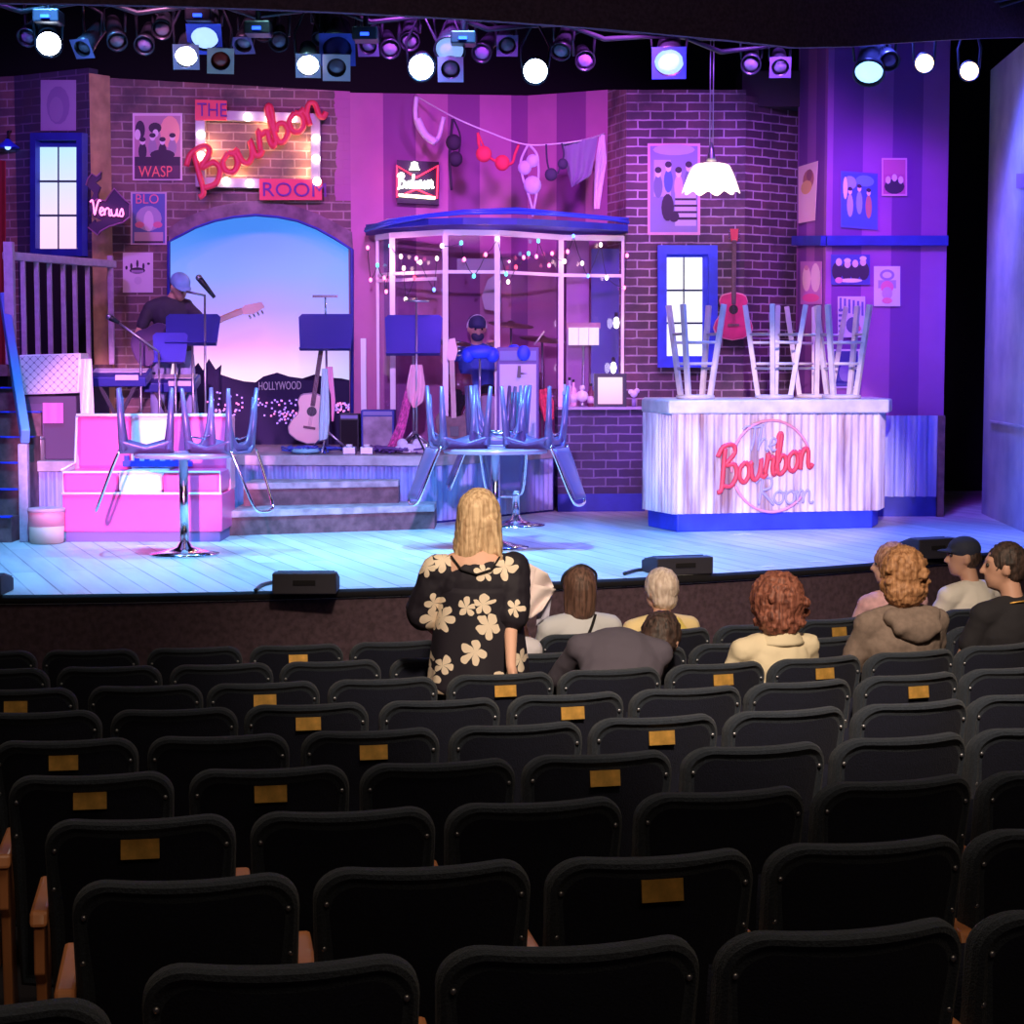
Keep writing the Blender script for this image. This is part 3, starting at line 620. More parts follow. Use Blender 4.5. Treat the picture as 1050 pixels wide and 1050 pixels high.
root = poster('black and white zebra striped flyer behind the upturned stools', A, B, (859, 887), (304, 346), [('e', .55, .3, .25, .2, (.12, .1, .25))] + [('r', .1 + .16 * i, .8 - .02 * i, .04, .17, (.15, .12, .35)) for i in range(6)] + [('r', .12, .15 + .13 * i, .1, .03, (.15, .12, .35)) for i in range(5)] + [('e', .75, .22, .1, .07, (.7, .15, .3))], (.66, .6, .76))
poster('white framed dark picture low on violet wall behind the stools', A, B, (853, 882), (358, 398), [('r', .5, .5, .42, .45, (.05, .05, .25)), ('e', .5, .4, .25, .25, (.2, .15, .4))], (.75, .68, .85), cat='picture', nm='framed_picture')

poster('small mauve sign on the grey wall at right edge', pa(1009, 17.4), pa(1085, 14.3), (1042, 1056), (178, 193), [('r', .5, .5, .38, .3, (.4, .25, .45))], (.3, .18, .4), cat='sign', nm='wall_sign')
# ------------------------------------------------------------------ handwriting strokes
GL = {'B': ([[(.16, .95), (.1, .5), (.03, -.05), (-.12, -.1)], [(-.12, .78), (.08, 1.0), (.45, 1.0), (.52, .78), (.18, .54), (.52, .5), (.6, .22), (.38, -.02), (.05, .05)]], .68),
      'o': ([[(.26, .5), (.06, .38), (.04, .14), (.2, 0), (.37, .12), (.39, .36), (.26, .5), (.36, .42), (.52, .46)]], .46),
      'u': ([[(0, .45), (.05, .1), (.18, 0), (.34, .15), (.4, .5), (.39, .1), (.5, .02), (.6, .1)]], .54),
      'r': ([[(0, .1), (.10, .45), (.13, .60), (.18, .45), (.33, .47), (.30, .2), (.34, .02), (.46, .12)]], .42),
      'b': ([[(0, .1), (.16, .7), (.2, 1.0), (.1, .95), (.06, .5), (.06, .1), (.2, 0), (.38, .15), (.36, .4), (.2, .46), (.1, .32)]], .44),
      'n': ([[(0, .45), (.05, .2), (.04, 0), (.07, .3), (.2, .5), (.34, .42), (.34, .1), (.42, 0), (.52, .08)]], .48),
      'm': ([[(0, .45), (.05, .2), (.04, 0), (.07, .3), (.18, .5), (.28, .42), (.28, .02), (.32, .3), (.43, .5), (.54, .42), (.54, .1), (.62, 0), (.7, .08)]], .7),
      'V': ([[(-.1, .85), (.06, .98), (.14, .6), (.2, .0), (.36, .6), (.5, 1.0), (.64, .95)]], .5),
      'e': ([[(0, .2), (.22, .28), (.28, .44), (.16, .52), (.05, .25), (.16, 0), (.36, .12)]], .34),
      's': ([[(0, .08), (.18, .52), (.28, .22), (.2, 0), (.02, .05)]], .34),
      'T': ([[(-.15, .85), (0, 1.0), (.3, .95), (.62, 1.04)], [(.3, .97), (.24, .4), (.15, 0)]], .42),
      'h': ([[(0, 0), (.06, .5), (.14, 1.0)], [(.03, .2), (.2, .5), (.3, .4), (.29, .05), (.4, .05)]], .4),
      'R': ([[(.14, 1), (.08, .5), (.0, -.02)], [(-.14, .8), (.12, 1.02), (.5, .95), (.46, .62), (.12, .5), (.32, .28), (.6, -.04)]], .6),
      'd': ([[(.3, .45), (.1, .45), (.05, .15), (.2, 0), (.34, .2), (.42, 1.0), (.38, .1), (.48, .02)]], .46),
      'w': ([[(0, .45), (.05, .05), (.2, .05), (.26, .45), (.3, .05), (.45, .05), (.54, .5)]], .54),
      'i': ([[(0, .4), (.03, .05), (.15, .05)]], .18)}
def smooth(p, n=5):
    if len(p) < 3: return p
    o = []
    for i in range(len(p) - 1):
        a = p[max(i - 1, 0)]; b = p[i]; c = p[i + 1]; d = p[min(i + 2, len(p) - 1)]
        for k in range(n):
            t = k / n; o.append(tuple(.5 * (2 * b[j] + (c[j] - a[j]) * t + (2 * a[j] - 5 * b[j] + 4 * c[j] - d[j]) * t * t + (3 * b[j] - a[j] - 3 * c[j] + d[j]) * t ** 3) for j in range(len(b))))
    return o + [p[-1]]
def script(mb, word, P, right, up, size, r, sx=1.0, flat=None):
    x = 0; rt = Vector(right).normalized(); u = Vector(up).normalized()
    for ch in word:
        st, adv = GL[ch]
        for s in st: mb.tube([Vector(P) + rt * ((x + a) * size * sx) + u * (b * size) for a, b in smooth(s, 4)], r, 6)
        x += adv
    return x * size * sx

# big Bourbon Room sign over the arch
UP = Vector((0, 0, 1)); wr = Vector((WB[0] - WA[0], WB[1] - WA[1], 0)).normalized()
t = empty('marquee_sign', onwall(265, 206, out=.1), 'bulb-lit frame sign with red script lettering above the arch', 'sign')
W = lambda x, y, o=.06: onwall(x, y, out=o)
for a, b in (((200, 118), (328, 122)), ((206, 116), (206, 192)), ((324, 118), (324, 196)), ((202, 187), (330, 190))):
    MB().beam(W(*a), W(*b), .09, .09, up=(0, -1, 0)).build('frame_bar', mat('sign_white', (.30, .28, .34), .4), t)
MB().prism([W(200, 102, .13), W(232, 103, .13), W(232, 123, .13), W(200, 122, .13)], (0, .05, 0)).build('name_plate', M['redlet'], t, label=None) if False else None
for pxs, pys, body in (((200, 232), (102, 123), 'THE'), ((266, 330), (183, 205), 'ROOM')):
    o = MB().prism([W(pxs[0], pys[0], .13), W(pxs[1], pys[0] + 1, .13), W(pxs[1], pys[1], .13), W(pxs[0], pys[1], .13)], (0, .05, 0)).build('name_plate', M['redlet'], t)
    tx = text('lettering', body, W(pxs[0] + 2, pys[1] - 4, .145), wr, UP, sm(pys[1] - pys[0], 18) * .92, cm((.16, .05, .28)), .002, o, root=t, sx=.86 if body == 'THE' else 1.1)
mb = MB(); p0 = W(207, 196, .19); p1 = W(330, 121, .19); d = (p1 - p0); upv = d.normalized().cross(Vector((0, -1, 0))).normalized(); upv = upv if upv.z > 0 else -upv
script(mb, 'Bourbon', p0, d, (upv + UP * .5), .36, .030, 1.02 * d.length / (.36 * 3.44)); mb.build('script_lettering', M['redlet'], t)
bm_ = glow('marquee_bulb', (1, .86, .70), 12)
for x, y in ((254, 120), (276, 121), (300, 121), (206, 138), (206, 160), (324, 142), (324, 163), (325, 186), (232, 186), (256, 188)):
    p = W(x, y, .14); b = MB().ell(p, .040).build('bulb', bm_, t)
    sub('socket', M['steel'], b, MB().cyl(p + Vector((0, .015, 0)), p + Vector((0, .05, 0)), .02, .024, 10), t)
for x, y in ((276, 129), (214, 150), (316, 150), (314, 178), (244, 179)): point('sign_glow', W(x, y, .09), (1, .50, .22), 3.0, .008)
# Venus sign
A, B = pa(97, 17.8), pa(118, 18.15)
def ow(x, y, Y=17.45): return at(x, y, Y)
t = empty('hanging_neon_sign', ow(110, 236), 'dark arrow-shaped neon sign reading Venus with a winged figure', 'sign')
mb = MB(); mb.prism([ow(*q) for q in ((92, 209), (100, 204), (108, 206), (117, 193), (128, 205), (133, 209), (133, 222), (126, 228), (112, 232), (103, 237), (100, 241), (90, 233), (97, 225), (98, 228), (104, 226), (96, 222), (92, 215))], (0, .06, 0)); mb.build('arrow_board', cm((.05, .03, .08)), t)
mb = MB(); mb.prism([ow(*q) for q in ((93, 205), (96, 198), (92, 193), (88, 190), (90, 183), (94, 178), (99, 181), (104, 176), (103, 183), (98, 187), (103, 192), (100, 199), (101, 205))], (0, .05, 0)); mb.build('figure', cm((.07, .04, .09)), t)
mb = MB(); script(mb, 'Venus', ow(94, 220, 17.4), (1, 0, -.06), UP, .135, .008, 1.02); mb.build('neon_lettering', glow('pink_neon', (1, .22, .62), 2.6), t)
mb = MB(); mb.tube([ow(x, y, 17.43) for x, y in ((92, 209), (100, 204), (108, 206), (117, 193), (128, 205), (133, 209), (133, 222), (126, 228), (112, 232), (103, 237), (100, 241), (90, 233))], .007, 6); mb.tube([ow(x, y, 17.43) for x, y in ((88, 190), (90, 183), (94, 178), (99, 181), (104, 176))], .007, 6); mb.build('edge_tube', cm((.35, .15, .3)), t)
MB().tube([ow(115, 205, 17.46), ow(116, 204, 17.9)], .015).build('bracket', M['blackmetal'], t)
# beer neon
t = empty('neon_sign', onwall(428, 210, WP0, WP1, .1), 'small bright neon beer sign with red bow-tie outline', 'sign')
W = lambda x, y, o=.1: onwall(x, y, WP0, WP1, o)
MB().prism([W(407, 164), W(450, 166), W(450, 210), W(407, 208)], (0, .08, 0)).build('back_box', M['blackpl'], t)
MB().tube([W(x, y, .12) for x, y in ((407, 170), (407, 202), (427, 194), (448, 203), (449, 170), (427, 182))], .010, 6, closed=True).build('bow_tie_tube', glow('red_neon', (1, .02, .06), 5), t)
mb = MB(); r_ = (WP1[0] - WP0[0], WP1[1] - WP0[1], 0); script(mb, 'Budweiser', W(409, 192, .13), r_, UP, .13, .011, .70); mb.build('neon_lettering', glow('white_neon', (.95, 1, .85), 5), t)
MB().tube([W(409, 200, .12), W(446, 203, .12)], .016, 6).build('lower_tube', glow('yellow_neon', (1, .95, .6), 4), t)
MB().lathe([(.0, .06), (.03, .05), (.04, 0), (.055, -.02)], W(425, 172, .12)).build('crown_tube', glow('white_neon2', (.95, 1, .85), 5), t)

# ------------------------------------------------------------------ clothesline
CL = [at(426, 98, 18.35), at(465, 120, 17.9), at(500, 135, 17.8), at(538, 148, 17.75), at(575, 147, 17.8), at(600, 143, 17.9), at(620, 137, 18.3)]
line = smooth([tuple(p) for p in CL], 6)
tag(MB().tube(line, .008, 6).build('clothesline', M['white']), 'thin white clothesline sagging across the striped wall', 'clothesline')
def online(px):
    best = min(line, key=lambda p: abs((525 + F * p[0] / (p[1])) - px)); return Vector(best)
def cup(mb, c, r, th=.5): mb.ell(c, (r, r * .55, r * 1.05), 0, 14, 8)
def garment(name, label, cat, mats, fn):
    mb = MB(); fn(mb); return tag(mb.build(name, mats), label, cat, 'underwear and clothes hung on the clothesline')
def strapline(mb, pts, Y, wpx, mi=0):
    pts = smooth([tuple(at(x, y, Y)) for x, y in pts], 5); mb.tube(pts, sm(wpx, Y) / 2, 6, mi)
def sheet(mb, L, Rr, Y, mi=0, amp=.03):
    """cloth between two pixel edge lists, with folds"""
    n = len(L)
    def f(a, b):
        k = b * (n - 1); i = min(int(k), n - 2); q = k - i; l = [L[i][j] + (L[i + 1][j] - L[i][j]) * q for j in (0, 1)]; r = [Rr[i][j] + (Rr[i + 1][j] - Rr[i][j]) * q for j in (0, 1)]
        return at(l[0] + (r[0] - l[0]) * a, l[1] + (r[1] - l[1]) * a, Y + amp * math.sin(a * 17 + b * 3) * (.3 + b))
    nu, nv = 12, 14; mb.grid(f, nu, nv, mi); mb.grid(lambda a, b: f(a, b) + Vector((0, .012, 0)), nu, nv, mi)
garment('white_garter', 'white stretchy undergarment hung in a U, leftmost on clothesline', 'underwear', cm((.85, .78, .85)), lambda m: (strapline(m, [(427, 99), (426, 118), (430, 132), (442, 145), (449, 142), (453, 128), (455, 120)], 18.1, 5), strapline(m, [(428, 122), (436, 138), (447, 146)], 18.08, 8)))
garment('black_bra', 'black bra hanging lengthwise, between white garment and red bra', 'bra', cm((.03, .02, .04)), lambda m: (cup(m, at(465, 146, 17.9), .075), cup(m, at(467, 163, 17.9), .07), strapline(m, [(464, 122), (462, 145), (461, 165), (463, 195)], 17.9, 3), strapline(m, [(465, 122), (472, 140), (470, 160)], 17.9, 2)))
garment('red_bra', 'bright red bra hanging from the middle of clothesline', 'bra', cm((.9, .06, .10)), lambda m: (cup(m, at(496, 158, 17.79), .075), cup(m, at(515, 167, 17.79), .072), strapline(m, [(490, 136), (491, 148), (494, 157)], 17.79, 3), strapline(m, [(532, 148), (528, 158), (524, 168), (510, 166), (497, 158)], 17.79, 3), strapline(m, [(490, 136), (496, 150)], 17.79, 2)))
garment('white_teddy', 'pale lace teddy hanging below the line, right of red bra', 'underwear', cm((.70, .66, .85)), lambda m: (cup(m, at(538, 172, 17.76), .065), cup(m, at(546, 190, 17.76), .085), cup(m, at(546, 165, 17.76), .06), strapline(m, [(541, 149), (534, 165), (536, 182), (542, 200), (547, 219)], 17.76, 2.5), strapline(m, [(543, 149), (551, 160), (552, 185), (549, 205), (546, 222)], 17.76, 2.5)))
garment('dark_bra', 'small dark grey bra dangling under the line beside teddy', 'bra', cm((.06, .05, .09)), lambda m: (cup(m, at(565, 179, 17.76), .06), cup(m, at(577, 168, 17.76), .05), strapline(m, [(560, 148), (561, 165), (564, 178)], 17.76, 2), strapline(m, [(576, 147), (578, 160), (572, 178)], 17.76, 2)))
garment('grey_shirt', 'grey crumpled singlet draped over the line near the brick edge', 'clothing', cm((.26, .22, .34)), lambda m: (sheet(m, [(577, 147), (579, 165), (583, 180), (586, 192)], [(613, 141), (610, 160), (606, 180), (590, 190)], 17.86)))
garment('white_stocking', 'single pale stocking, rightmost on the clothesline', 'stocking', cm((.88, .74, .84)), lambda m: (sheet(m, [(615, 138), (611, 160), (609, 190), (609, 214)], [(620, 138), (622, 165), (619, 185), (615, 214)], 18.2, amp=.01)))

# ------------------------------------------------------------------ pendant lamp
lp = at(729, 196, 16.4)
t = empty('pendant_lamp', lp, 'glowing white fluted glass pendant lamp on a chain', 'lamp')
def shade(a, b):
    th = a * 2 * math.pi; k = b; r = (.035 + .10 * min(1, k * 4) ** .6 + .105 * k ** 1.2); fl_ = 1 + .05 * k * math.cos(10 * th)
    return lp + Vector((r * fl_ * math.cos(th), r * fl_ * math.sin(th),   .24 - .05 * k - .19 * k * k - .02 * k * math.cos(10 * th)))
m, tt, b = nt('opal_glass'); b.inputs['Base Color'].default_value = (.9, .85, .75, 1); b.inputs['Emission Color'].default_value = (1, .82, .62, 1); b.inputs['Emission Strength'].default_value = 1.35
mb = MB(); mb.grid(shade, 60, 10); o = mb.build('lamp_shade', m, t); so = o.modifiers.new('solid', 'SOLIDIFY'); so.thickness = .006
MB().ell(lp + Vector((0, 0, .06)), .05).build('bulb', glow('warm_bulb', (1, .75, .45), 18), t)
MB().lathe([(.012, .42), (.02, .36), (.035, .30), (.045, .26)], lp).build('cap', M['steel'], t)
for dx in (-.014, .014): MB().cyl(lp + Vector((dx, 0, .4)), (lp.x + dx, lp.y, 4.6), .004, n=6).build('cord', M['steel'], t)
point('pendant_light', lp + Vector((0, -.02, -.08)), (1, .72, .45), 26, .06)

# ------------------------------------------------------------------ lighting rig
t = empty('lighting_truss', (0, 12.4, 4.0), 'dark lighting pipe with clamps and cable along the stage top', 'truss')
def rig(px, py, dy=1.3):
    # a point hung behind the border arc
    lo, hi = 10.0, 15.0
    for _ in range(30):
        Y = (lo + hi) / 2; x = xat(px, Y); rr = math.hypot(x - SC[0], Y - SC[1])
        if rr > rb - dy: lo = Y
        else: hi = Y
    return at(px, py, Y)
pp = [rig(px, 20 + 30 * px / 900) for px in range(-60, 1120, 40)]
zp_ = lambda x: 3.98 + max(0, x - 2.2) * .19
pp = [Vector((p.x, p.y, zp_(p.x))) for p in pp]
MB().tube(pp, .03, 10).build('pipe', M['blackmetal'], t); p2_ = [rig(px, 20 + 30 * px / 900, 1.5) for px in range(-60, 1120, 40)]; MB().tube([Vector((p.x, p.y, zp_(p.x) + .01)) for p in p2_], .025, 10).build('pipe', M['blackmetal'], t)
mb = MB(); mb.tube([p + Vector((0, .05, -.06 + .05 * math.sin(i * 2.1))) for i, p in enumerate(pp)], .02, 6); mb.build('cable', M['blackpl'], t)
for i in range(2, len(pp) - 1, 3): MB().cyl(pp[i], pp[i] + Vector((0, 0, 3)), .012, n=6).build('hanger', M['blackmetal'], t)
white_l = glow('white_lens', (.75, .85, 1), 22); blue_l = glow('blue_lens', (.32, .5, 1), 1.7); warm_l = glow('warm_lens', (1, .66, .35), 8); dim_l = cm((.25, .22, .3), .2)
redl = mat('red_lens', (.6, .08, .06), .15); 
def fixture(px, py, r, lens, label, aim, gel=None, gelmat=None, dy=1.3, squash=1):
    p = rig(px, py, dy); d = (Vector(aim) - p).normalized()
    t = empty('stage_light', p, label, 'stage light', 'stage lights hung on the rig')
    q = d.to_track_quat('Z', 'Y'); rr = sm(r, p.y)
    E_ = q.to_euler()
    back = p - d * .34
    mb = MB(); mb.lathe([(rr * .35, -.36), (rr * .8, -.32), (rr * .9, -.15), (rr * 1.1, -.03), (rr * 1.18, .02), (rr * 1.05, .02), (rr * .98, -.02)], p, 20, rot=q); mb.build('housing', M['blackmetal'], t)
    MB().lathe([(0.0001, .012), (rr * .6, .006), (rr, -.01)], p, 24, rot=q).build('lens', lens, t)
    m3 = q.to_matrix(); X = m3 @ Vector((1, 0, 0))
    MB().tube([p - d * .15 + X * rr * 1.1, p - d * .15 + X * rr * 1.25 + Vector((0, 0, .16)), Vector((p.x, p.y, 0)) + Vector((0, 0, max(p.z + .22, zp_(p.x) - .01))), p - d * .15 - X * rr * 1.25 + Vector((0, 0, .16)), p - d * .15 - X * rr * 1.1], .012, 6).build('yoke', M['blackmetal'], t)
    if gel:
        g = rr * gel; mb = MB(); Yv = m3 @ Vector((0, 1, 0)); c = p + d * .03
        out = [c + X * g + Yv * g, c - X * g + Yv * g, c - X * g - Yv * g, c + X * g - Yv * g]; n = 20
        inn = [c + (X * math.cos(a) + Yv * math.sin(a)) * rr * .98 for a in [math.pi / 4 + 2 * math.pi * k / n for k in range(n)]]
        vs = out + inn; fs = []
        for k in range(n):
            o0 = (k * 4) // n; o1 = ((k + 1) * 4 // n) % 4; fs.append((o0, 4 + k, 4 + (k + 1) % n) if o0 == o1 else (o0, 4 + k, 4 + (k + 1) % n, o1))
        mb.add(vs, fs); o = mb.build('gel_frame', gelmat or M['white'], t)
    return t
DN = 'first second third fourth fifth sixth seventh eighth ninth tenth eleventh twelfth thirteenth fourteenth fifteenth sixteenth seventeenth eighteenth nineteenth'.split()
cam0 = (0, 0, 1.4); down = lambda px, Y=15, z=0: (xat(px, Y), Y, z)
fixture(50, 45, 12, white_l, 'round white-blue spotlight, leftmost lit lamp of the rig', (-1.4, 6, .6))
fixture(210, 38, 14, blue_l, 'pale blue lamp in a square blue gel frame above the white one', (-1.9, 9, 0), 1.25, mat('blue_gel', (.05, .08, .8), .4, emit=(.05, .08, .9), es=.25))
fixture(191, 57, 11, white_l, 'bright white lamp in a pale square frame left of red-lensed lamp', (-1.6, 7.4, .2), 1.2, cm((.75, .65, .85)))
fixture(226, 61, 10, redl, 'unlit red-lensed lamp in a cream square frame', (-.9, 7.5, .2), 1.35, mat('cream_frame', (.85, .75, .6), .5))
fixture(316, 66, 11, white_l, 'bright white lamp in a square frame above the marquee sign', (-.8, 7.6, .2), 1.15, cm((.75, .65, .85)))
fixture(345, 68, 10, dim_l, 'unlit lamp in a pale square frame beside the bright white one', (-.7, 7.6, .2), 1.4, cm((.72, .6, .7)))
fixture(346, 49, 15, cm((.03, .03, .3)), 'unlit lamp behind a dark blue gel above the square frames', (-1, 9, .2), 1.2, cm((.06, .08, .55)))
fixture(432, 69, 12.5, white_l, 'large round white-blue spotlight in the middle of the rig', (-.4, 5, .7))
fixture(461, 51, 14, mat('pale_blue_lens', (.3, .4, .7), .2, emit=(.3, .5, 1), es=.9), 'dim pale blue lamp just right of the middle spotlight', (-.8, 9, 0))
fixture(462, 70, 10, dim_l, 'unlit lamp in a violet square frame right of middle spotlight', (-.3, 7, .2), 1.3, cm((.4, .3, .5)))
fixture(549, 73, 12, white_l, 'round white-blue spotlight right of the centre of the rig', (.1, 5, .7))
fixture(686, 63, 15, blue_l, 'blue glowing lamp in blue frame over the right brick wall', (.7, 9, 0), 1.15, mat('blue_gel2', (.05, .08, .8), .4, emit=(.05, .08, .9), es=.2))
fixture(891, 74, 14, mat('cyan_lens', (.3, .5, .9), .2, emit=(.3, .6, 1), es=2.2), 'blue-rimmed lamp seen edge-on in front of the violet wall', (1.9, 11.2, 0))
fixture(948, 65, 9, warm_l, 'warm white spotlight pointing out, left of the warm pair', (1.3, 4, .8))
fixture(994, 73, 9, warm_l, 'warm white spotlight pointing out, rightmost lamp of the rig', (1.3, 4, .8))
for k, (px, py) in enumerate(sorted(((28, 38), (86, 48), (120, 42), (148, 46), (166, 30), (250, 44), (286, 42), (270, 32), (330, 38), (378, 46), (400, 50), (420, 42), (494, 54), (520, 46), (575, 52), (600, 62), (770, 66), (800, 68), (912, 62)))):
    fixture(px, py, 9 + (k * 5) % 5, dim_l if k % 3 else cm((.30, .2, .45), .3), 'unlit dark stage lamp, ' + DN[k] + ' of the gelless dark lamps from the left', (xat(px, 13) + random.uniform(-1.5, 1.5), random.uniform(6, 11), .5), 1.2 if k % 4 == 1 else None, cm((.2, .14, .35)), dy=1.5)
for k, (px, py, lab) in enumerate(((50, 14, 'small blue indicator lamp at the far left of the rig'), (205, 13, 'small blue indicator lamp above the blue gel frame'), (265, 26, 'small blue indicator lamp above the cream-framed lamp'), (375, 32, 'small blue indicator lamp left of middle spotlight'), (475, 36, 'small blue indicator lamp right of middle spotlight'))):
    p = rig(px, py + 4, 1.2); t = empty('moving_light', p, lab, 'stage light', 'moving lights of the rig')
    MB().box(p, (.18, .2, .09)).build('housing', M['blackmetal'], t, bevel=.01); MB().box(p + Vector((0, -.11, -.01)), (.06, .02, .02)).build('display', glow('blue_led', (.02, .08, 1), 3), t)
    MB().cyl(p + Vector((0, 0, .04)), p + Vector((0, 0, .25)), .02).build('bracket', M['blackmetal'], t)

# ------------------------------------------------------------------ bar counter
t = empty('bar_counter', plan(790, 15.9, 0), 'whitewashed corrugated bar counter with red script sign on blue plinth', 'bar')
bp = [(660, 16.0), (691, 15.42), (902, 15.85), (908, 16.2)]
bq = [plan(px, Y, 0) for px, Y in bp]; bk = [bq[3] + Vector((-.05, .75, 0)), bq[0] + Vector((.05, .75, 0))]
ZB = zat(424, 15.5); ZK = zat(523, 15.5)
cen = sum((p for p in bq), Vector()) / 4 + Vector((0, .4, 0)); shr = lambda p, f: cen + (p - cen) * f
mb = MB(); mb.prism([shr(p, .955) for p in bq + bk], (0, 0, ZK)); mb.build('plinth', M['blue'], t, bevel=.01)
mb = MB(); mb.prism([shr(p, .97) + Vector((0, 0, ZK)) for p in bq + bk], (0, 0, ZB - ZK)); mb.build('body', M['dark_wood'], t)
mb = MB(); corrug(mb, bq[0], bq[1], ZK - .03, ZB, .065, .014); corrug(mb, bq[1], bq[2], ZK - .03, ZB, .065, .010); corrug(mb, bq[2], bq[3], ZK - .03, ZB, .065, .012)
mb.build('corrugated_cladding', M['corr_bar'], t)
def grow(p, d): v = (p - cen); v.z = 0; return p + v.normalized() * d
mb = MB(); tp = [plan(658, 16.05, 0), plan(686, 15.38, 0), plan(912, 15.75, 0), plan(915, 16.1, 0), bk[0] + Vector((.1, .05, 0)), bk[1]]
mb.prism([p + Vector((0, 0, ZB)) for p in tp], (0, 0, zat(410, 15.5) - ZB)); mb.build('counter_top', M['bar_top'], t, bevel=.015)
ZBT = zat(410, 15.5)
fA, fB = (bq[1].x, bq[1].y), (bq[2].x, bq[2].y); bw = lambda x, y, o=.02: onwall(x, y, fA, fB, o)
def arcpx(a0, a1, cx, cy, rx, ry, n=30): return [bw(cx + rx * math.cos(R(a0 + (a1 - a0) * k / n)), cy - ry * math.sin(R(a0 + (a1 - a0) * k / n)), .018) for k in range(n + 1)]
ringm = mat('faded_pink_paint', (.80, .34, .42), .6)
mb = MB(); mb.tube(arcpx(22, 188, 791, 478, 41, 47), .013, 6); mb.tube(arcpx(206, 318, 791, 478, 41, 47), .013, 6); mb.build('sign_ring', ringm, t)
ru = Vector((fB[0] - fA[0], fB[1] - fA[1], 0)).normalized()
mb = MB(); script(mb, 'Bourbon', bw(739, 500), ru * 1 + UP * .20, UP, sm(41, 15.6), .021, 103 / 41 / 3.44 * .97); mb.build('sign_lettering', M['redlet'], t)
mb = MB(); script(mb, 'The', bw(766, 462), ru + UP * -.02, UP, sm(25, 15.6), .010, 1.15); mb.build('sign_small_lettering', M['greylet'], t); mb = MB(); script(mb, 'Room', bw(778, 517), ru, UP, sm(27, 15.6), .011, 1.0); mb.build('sign_small_lettering', M['greylet'], t)

# corrugated dado on the violet wall
t = empty('corrugated_panel', plan(937, 17, 0), 'blue corrugated iron dado right of the bar', 'panel')
mb = MB(); corrug(mb, (xat(880, 17.05), 17.05), (xat(962, 17.08), 17.08), zat(509, 17.1), zat(426, 17.1), .10, .035); mb.build('iron_sheet', M['corr'], t)
MB().box(((xat(875, 17.08) + xat(962, 17.08)) / 2, 17.12, zat(509, 17.1) / 2), (xat(962, 17.1) - xat(875, 17.1), .1, zat(509, 17.1))).build('plinth', M['blue_d'], t)
MB().box((xat(965, 17.08), 17.08, zat(426, 17.1) / 2), (.06, .12, zat(426, 17.1))).build('end_post', M['dark_wood'], t)

# brick counter of the booth
t = empty('brick_counter', plan(612, 17.9, 0), 'low dark brick counter with a pale ledge left of the bar', 'counter')
cA, cB = (xat(572, 17.62), 17.62), (xat(662, 17.7), 17.7)
M4 = local_frame(cA, cB); L = cB[0] - cA[0]; zc = zat(420, 17.65)
mb = MB(); mb.prism([(0, 0, .16), (L, 0, .16), (L, 0, zc), (0, 0, zc)], (0, .25, 0)); o = MB.build(mb, 'brick_front', brick('blue_black_brick', (.09, .06, .15), (.05, .035, .10), (.24, .20, .36))); o.parent = t; o.matrix_local = WM(t).inverted() @ M4
mb = MB(); mb.prism([M4 @ Vector(q) for q in ((0, -.015, 0), (L, -.015, 0), (L, -.015, .17), (0, -.015, .17))], (0, .28, 0)); mb.build('plinth', M['blue_d'], t)
mb = MB(); mb.prism([M4 @ Vector(q) for q in ((0, -.04, zc), (L, -.04, zc), (L, .34, zc), (0, .34, zc))], (0, 0, .025)); mb.build('ledge', cm((.5, .42, .6), .4), t)
ZC = zc + .025

# ------------------------------------------------------------------ drum booth
t = empty('drum_booth', plan(510, 17.6, RZ), 'glass-walled drum booth with white posts and sagging blue roof', 'booth')
fr = [(388, 17.75), (403, 17.45), (457, 17.05), (510, 17.1), (575, 17.72), (638, 17.85)]
ztop = 2.62; post = M['white'].copy(); pinkw = mat('pinkish_white_post', (.85, .72, .80), .4)
for k, (px, Y) in enumerate(fr):
    z0 = RZ if k < 4 else ZC
    MB().box((xat(px, Y), Y, (z0 + ztop) / 2), (.028 if k in (0, 5) else .05, .05, ztop - z0)).build('post', pinkw, t)
mb = MB()
for a, b in zip(fr, fr[1:]):
    z0 = RZ + .05 if b[0] < 520 else ZC + .01
    A = Vector((xat(a[0], a[1]), a[1] + .02, z0)); B = Vector((xat(b[0], b[1]), b[1] + .02, z0)); mb.prism([A, B, B + Vector((0, 0, ztop - z0)), A + Vector((0, 0, ztop - z0))], (0, .006, 0))
mb.build('glass', M['glassm'], t)
mb = MB(); mb2 = MB()
for a, b in zip(fr, fr[1:]):
    A = plan(a[0], a[1], 0); B = plan(b[0], b[1], 0)
    mb.beam(A + Vector((0, -.01, ztop - .02)), B + Vector((0, -.01, ztop - .02)), .05, .05)
    zr = zat(280, 17.3); mb2.beam(A + Vector((0, 0, zr)), B + Vector((0, 0, zr)), .03, .03)
mb.build('header_rail', pinkw, t); mb2.build('glazing_bar', pinkw, t)
MB().beam(plan(388, 17.75, zat(287, 17.5)) + Vector((0, -.04, 0)), plan(447, 17.1, zat(287, 17.3)) + Vector((0, -.04, 0)), .03, .03).build('glazing_bar', pinkw, t)
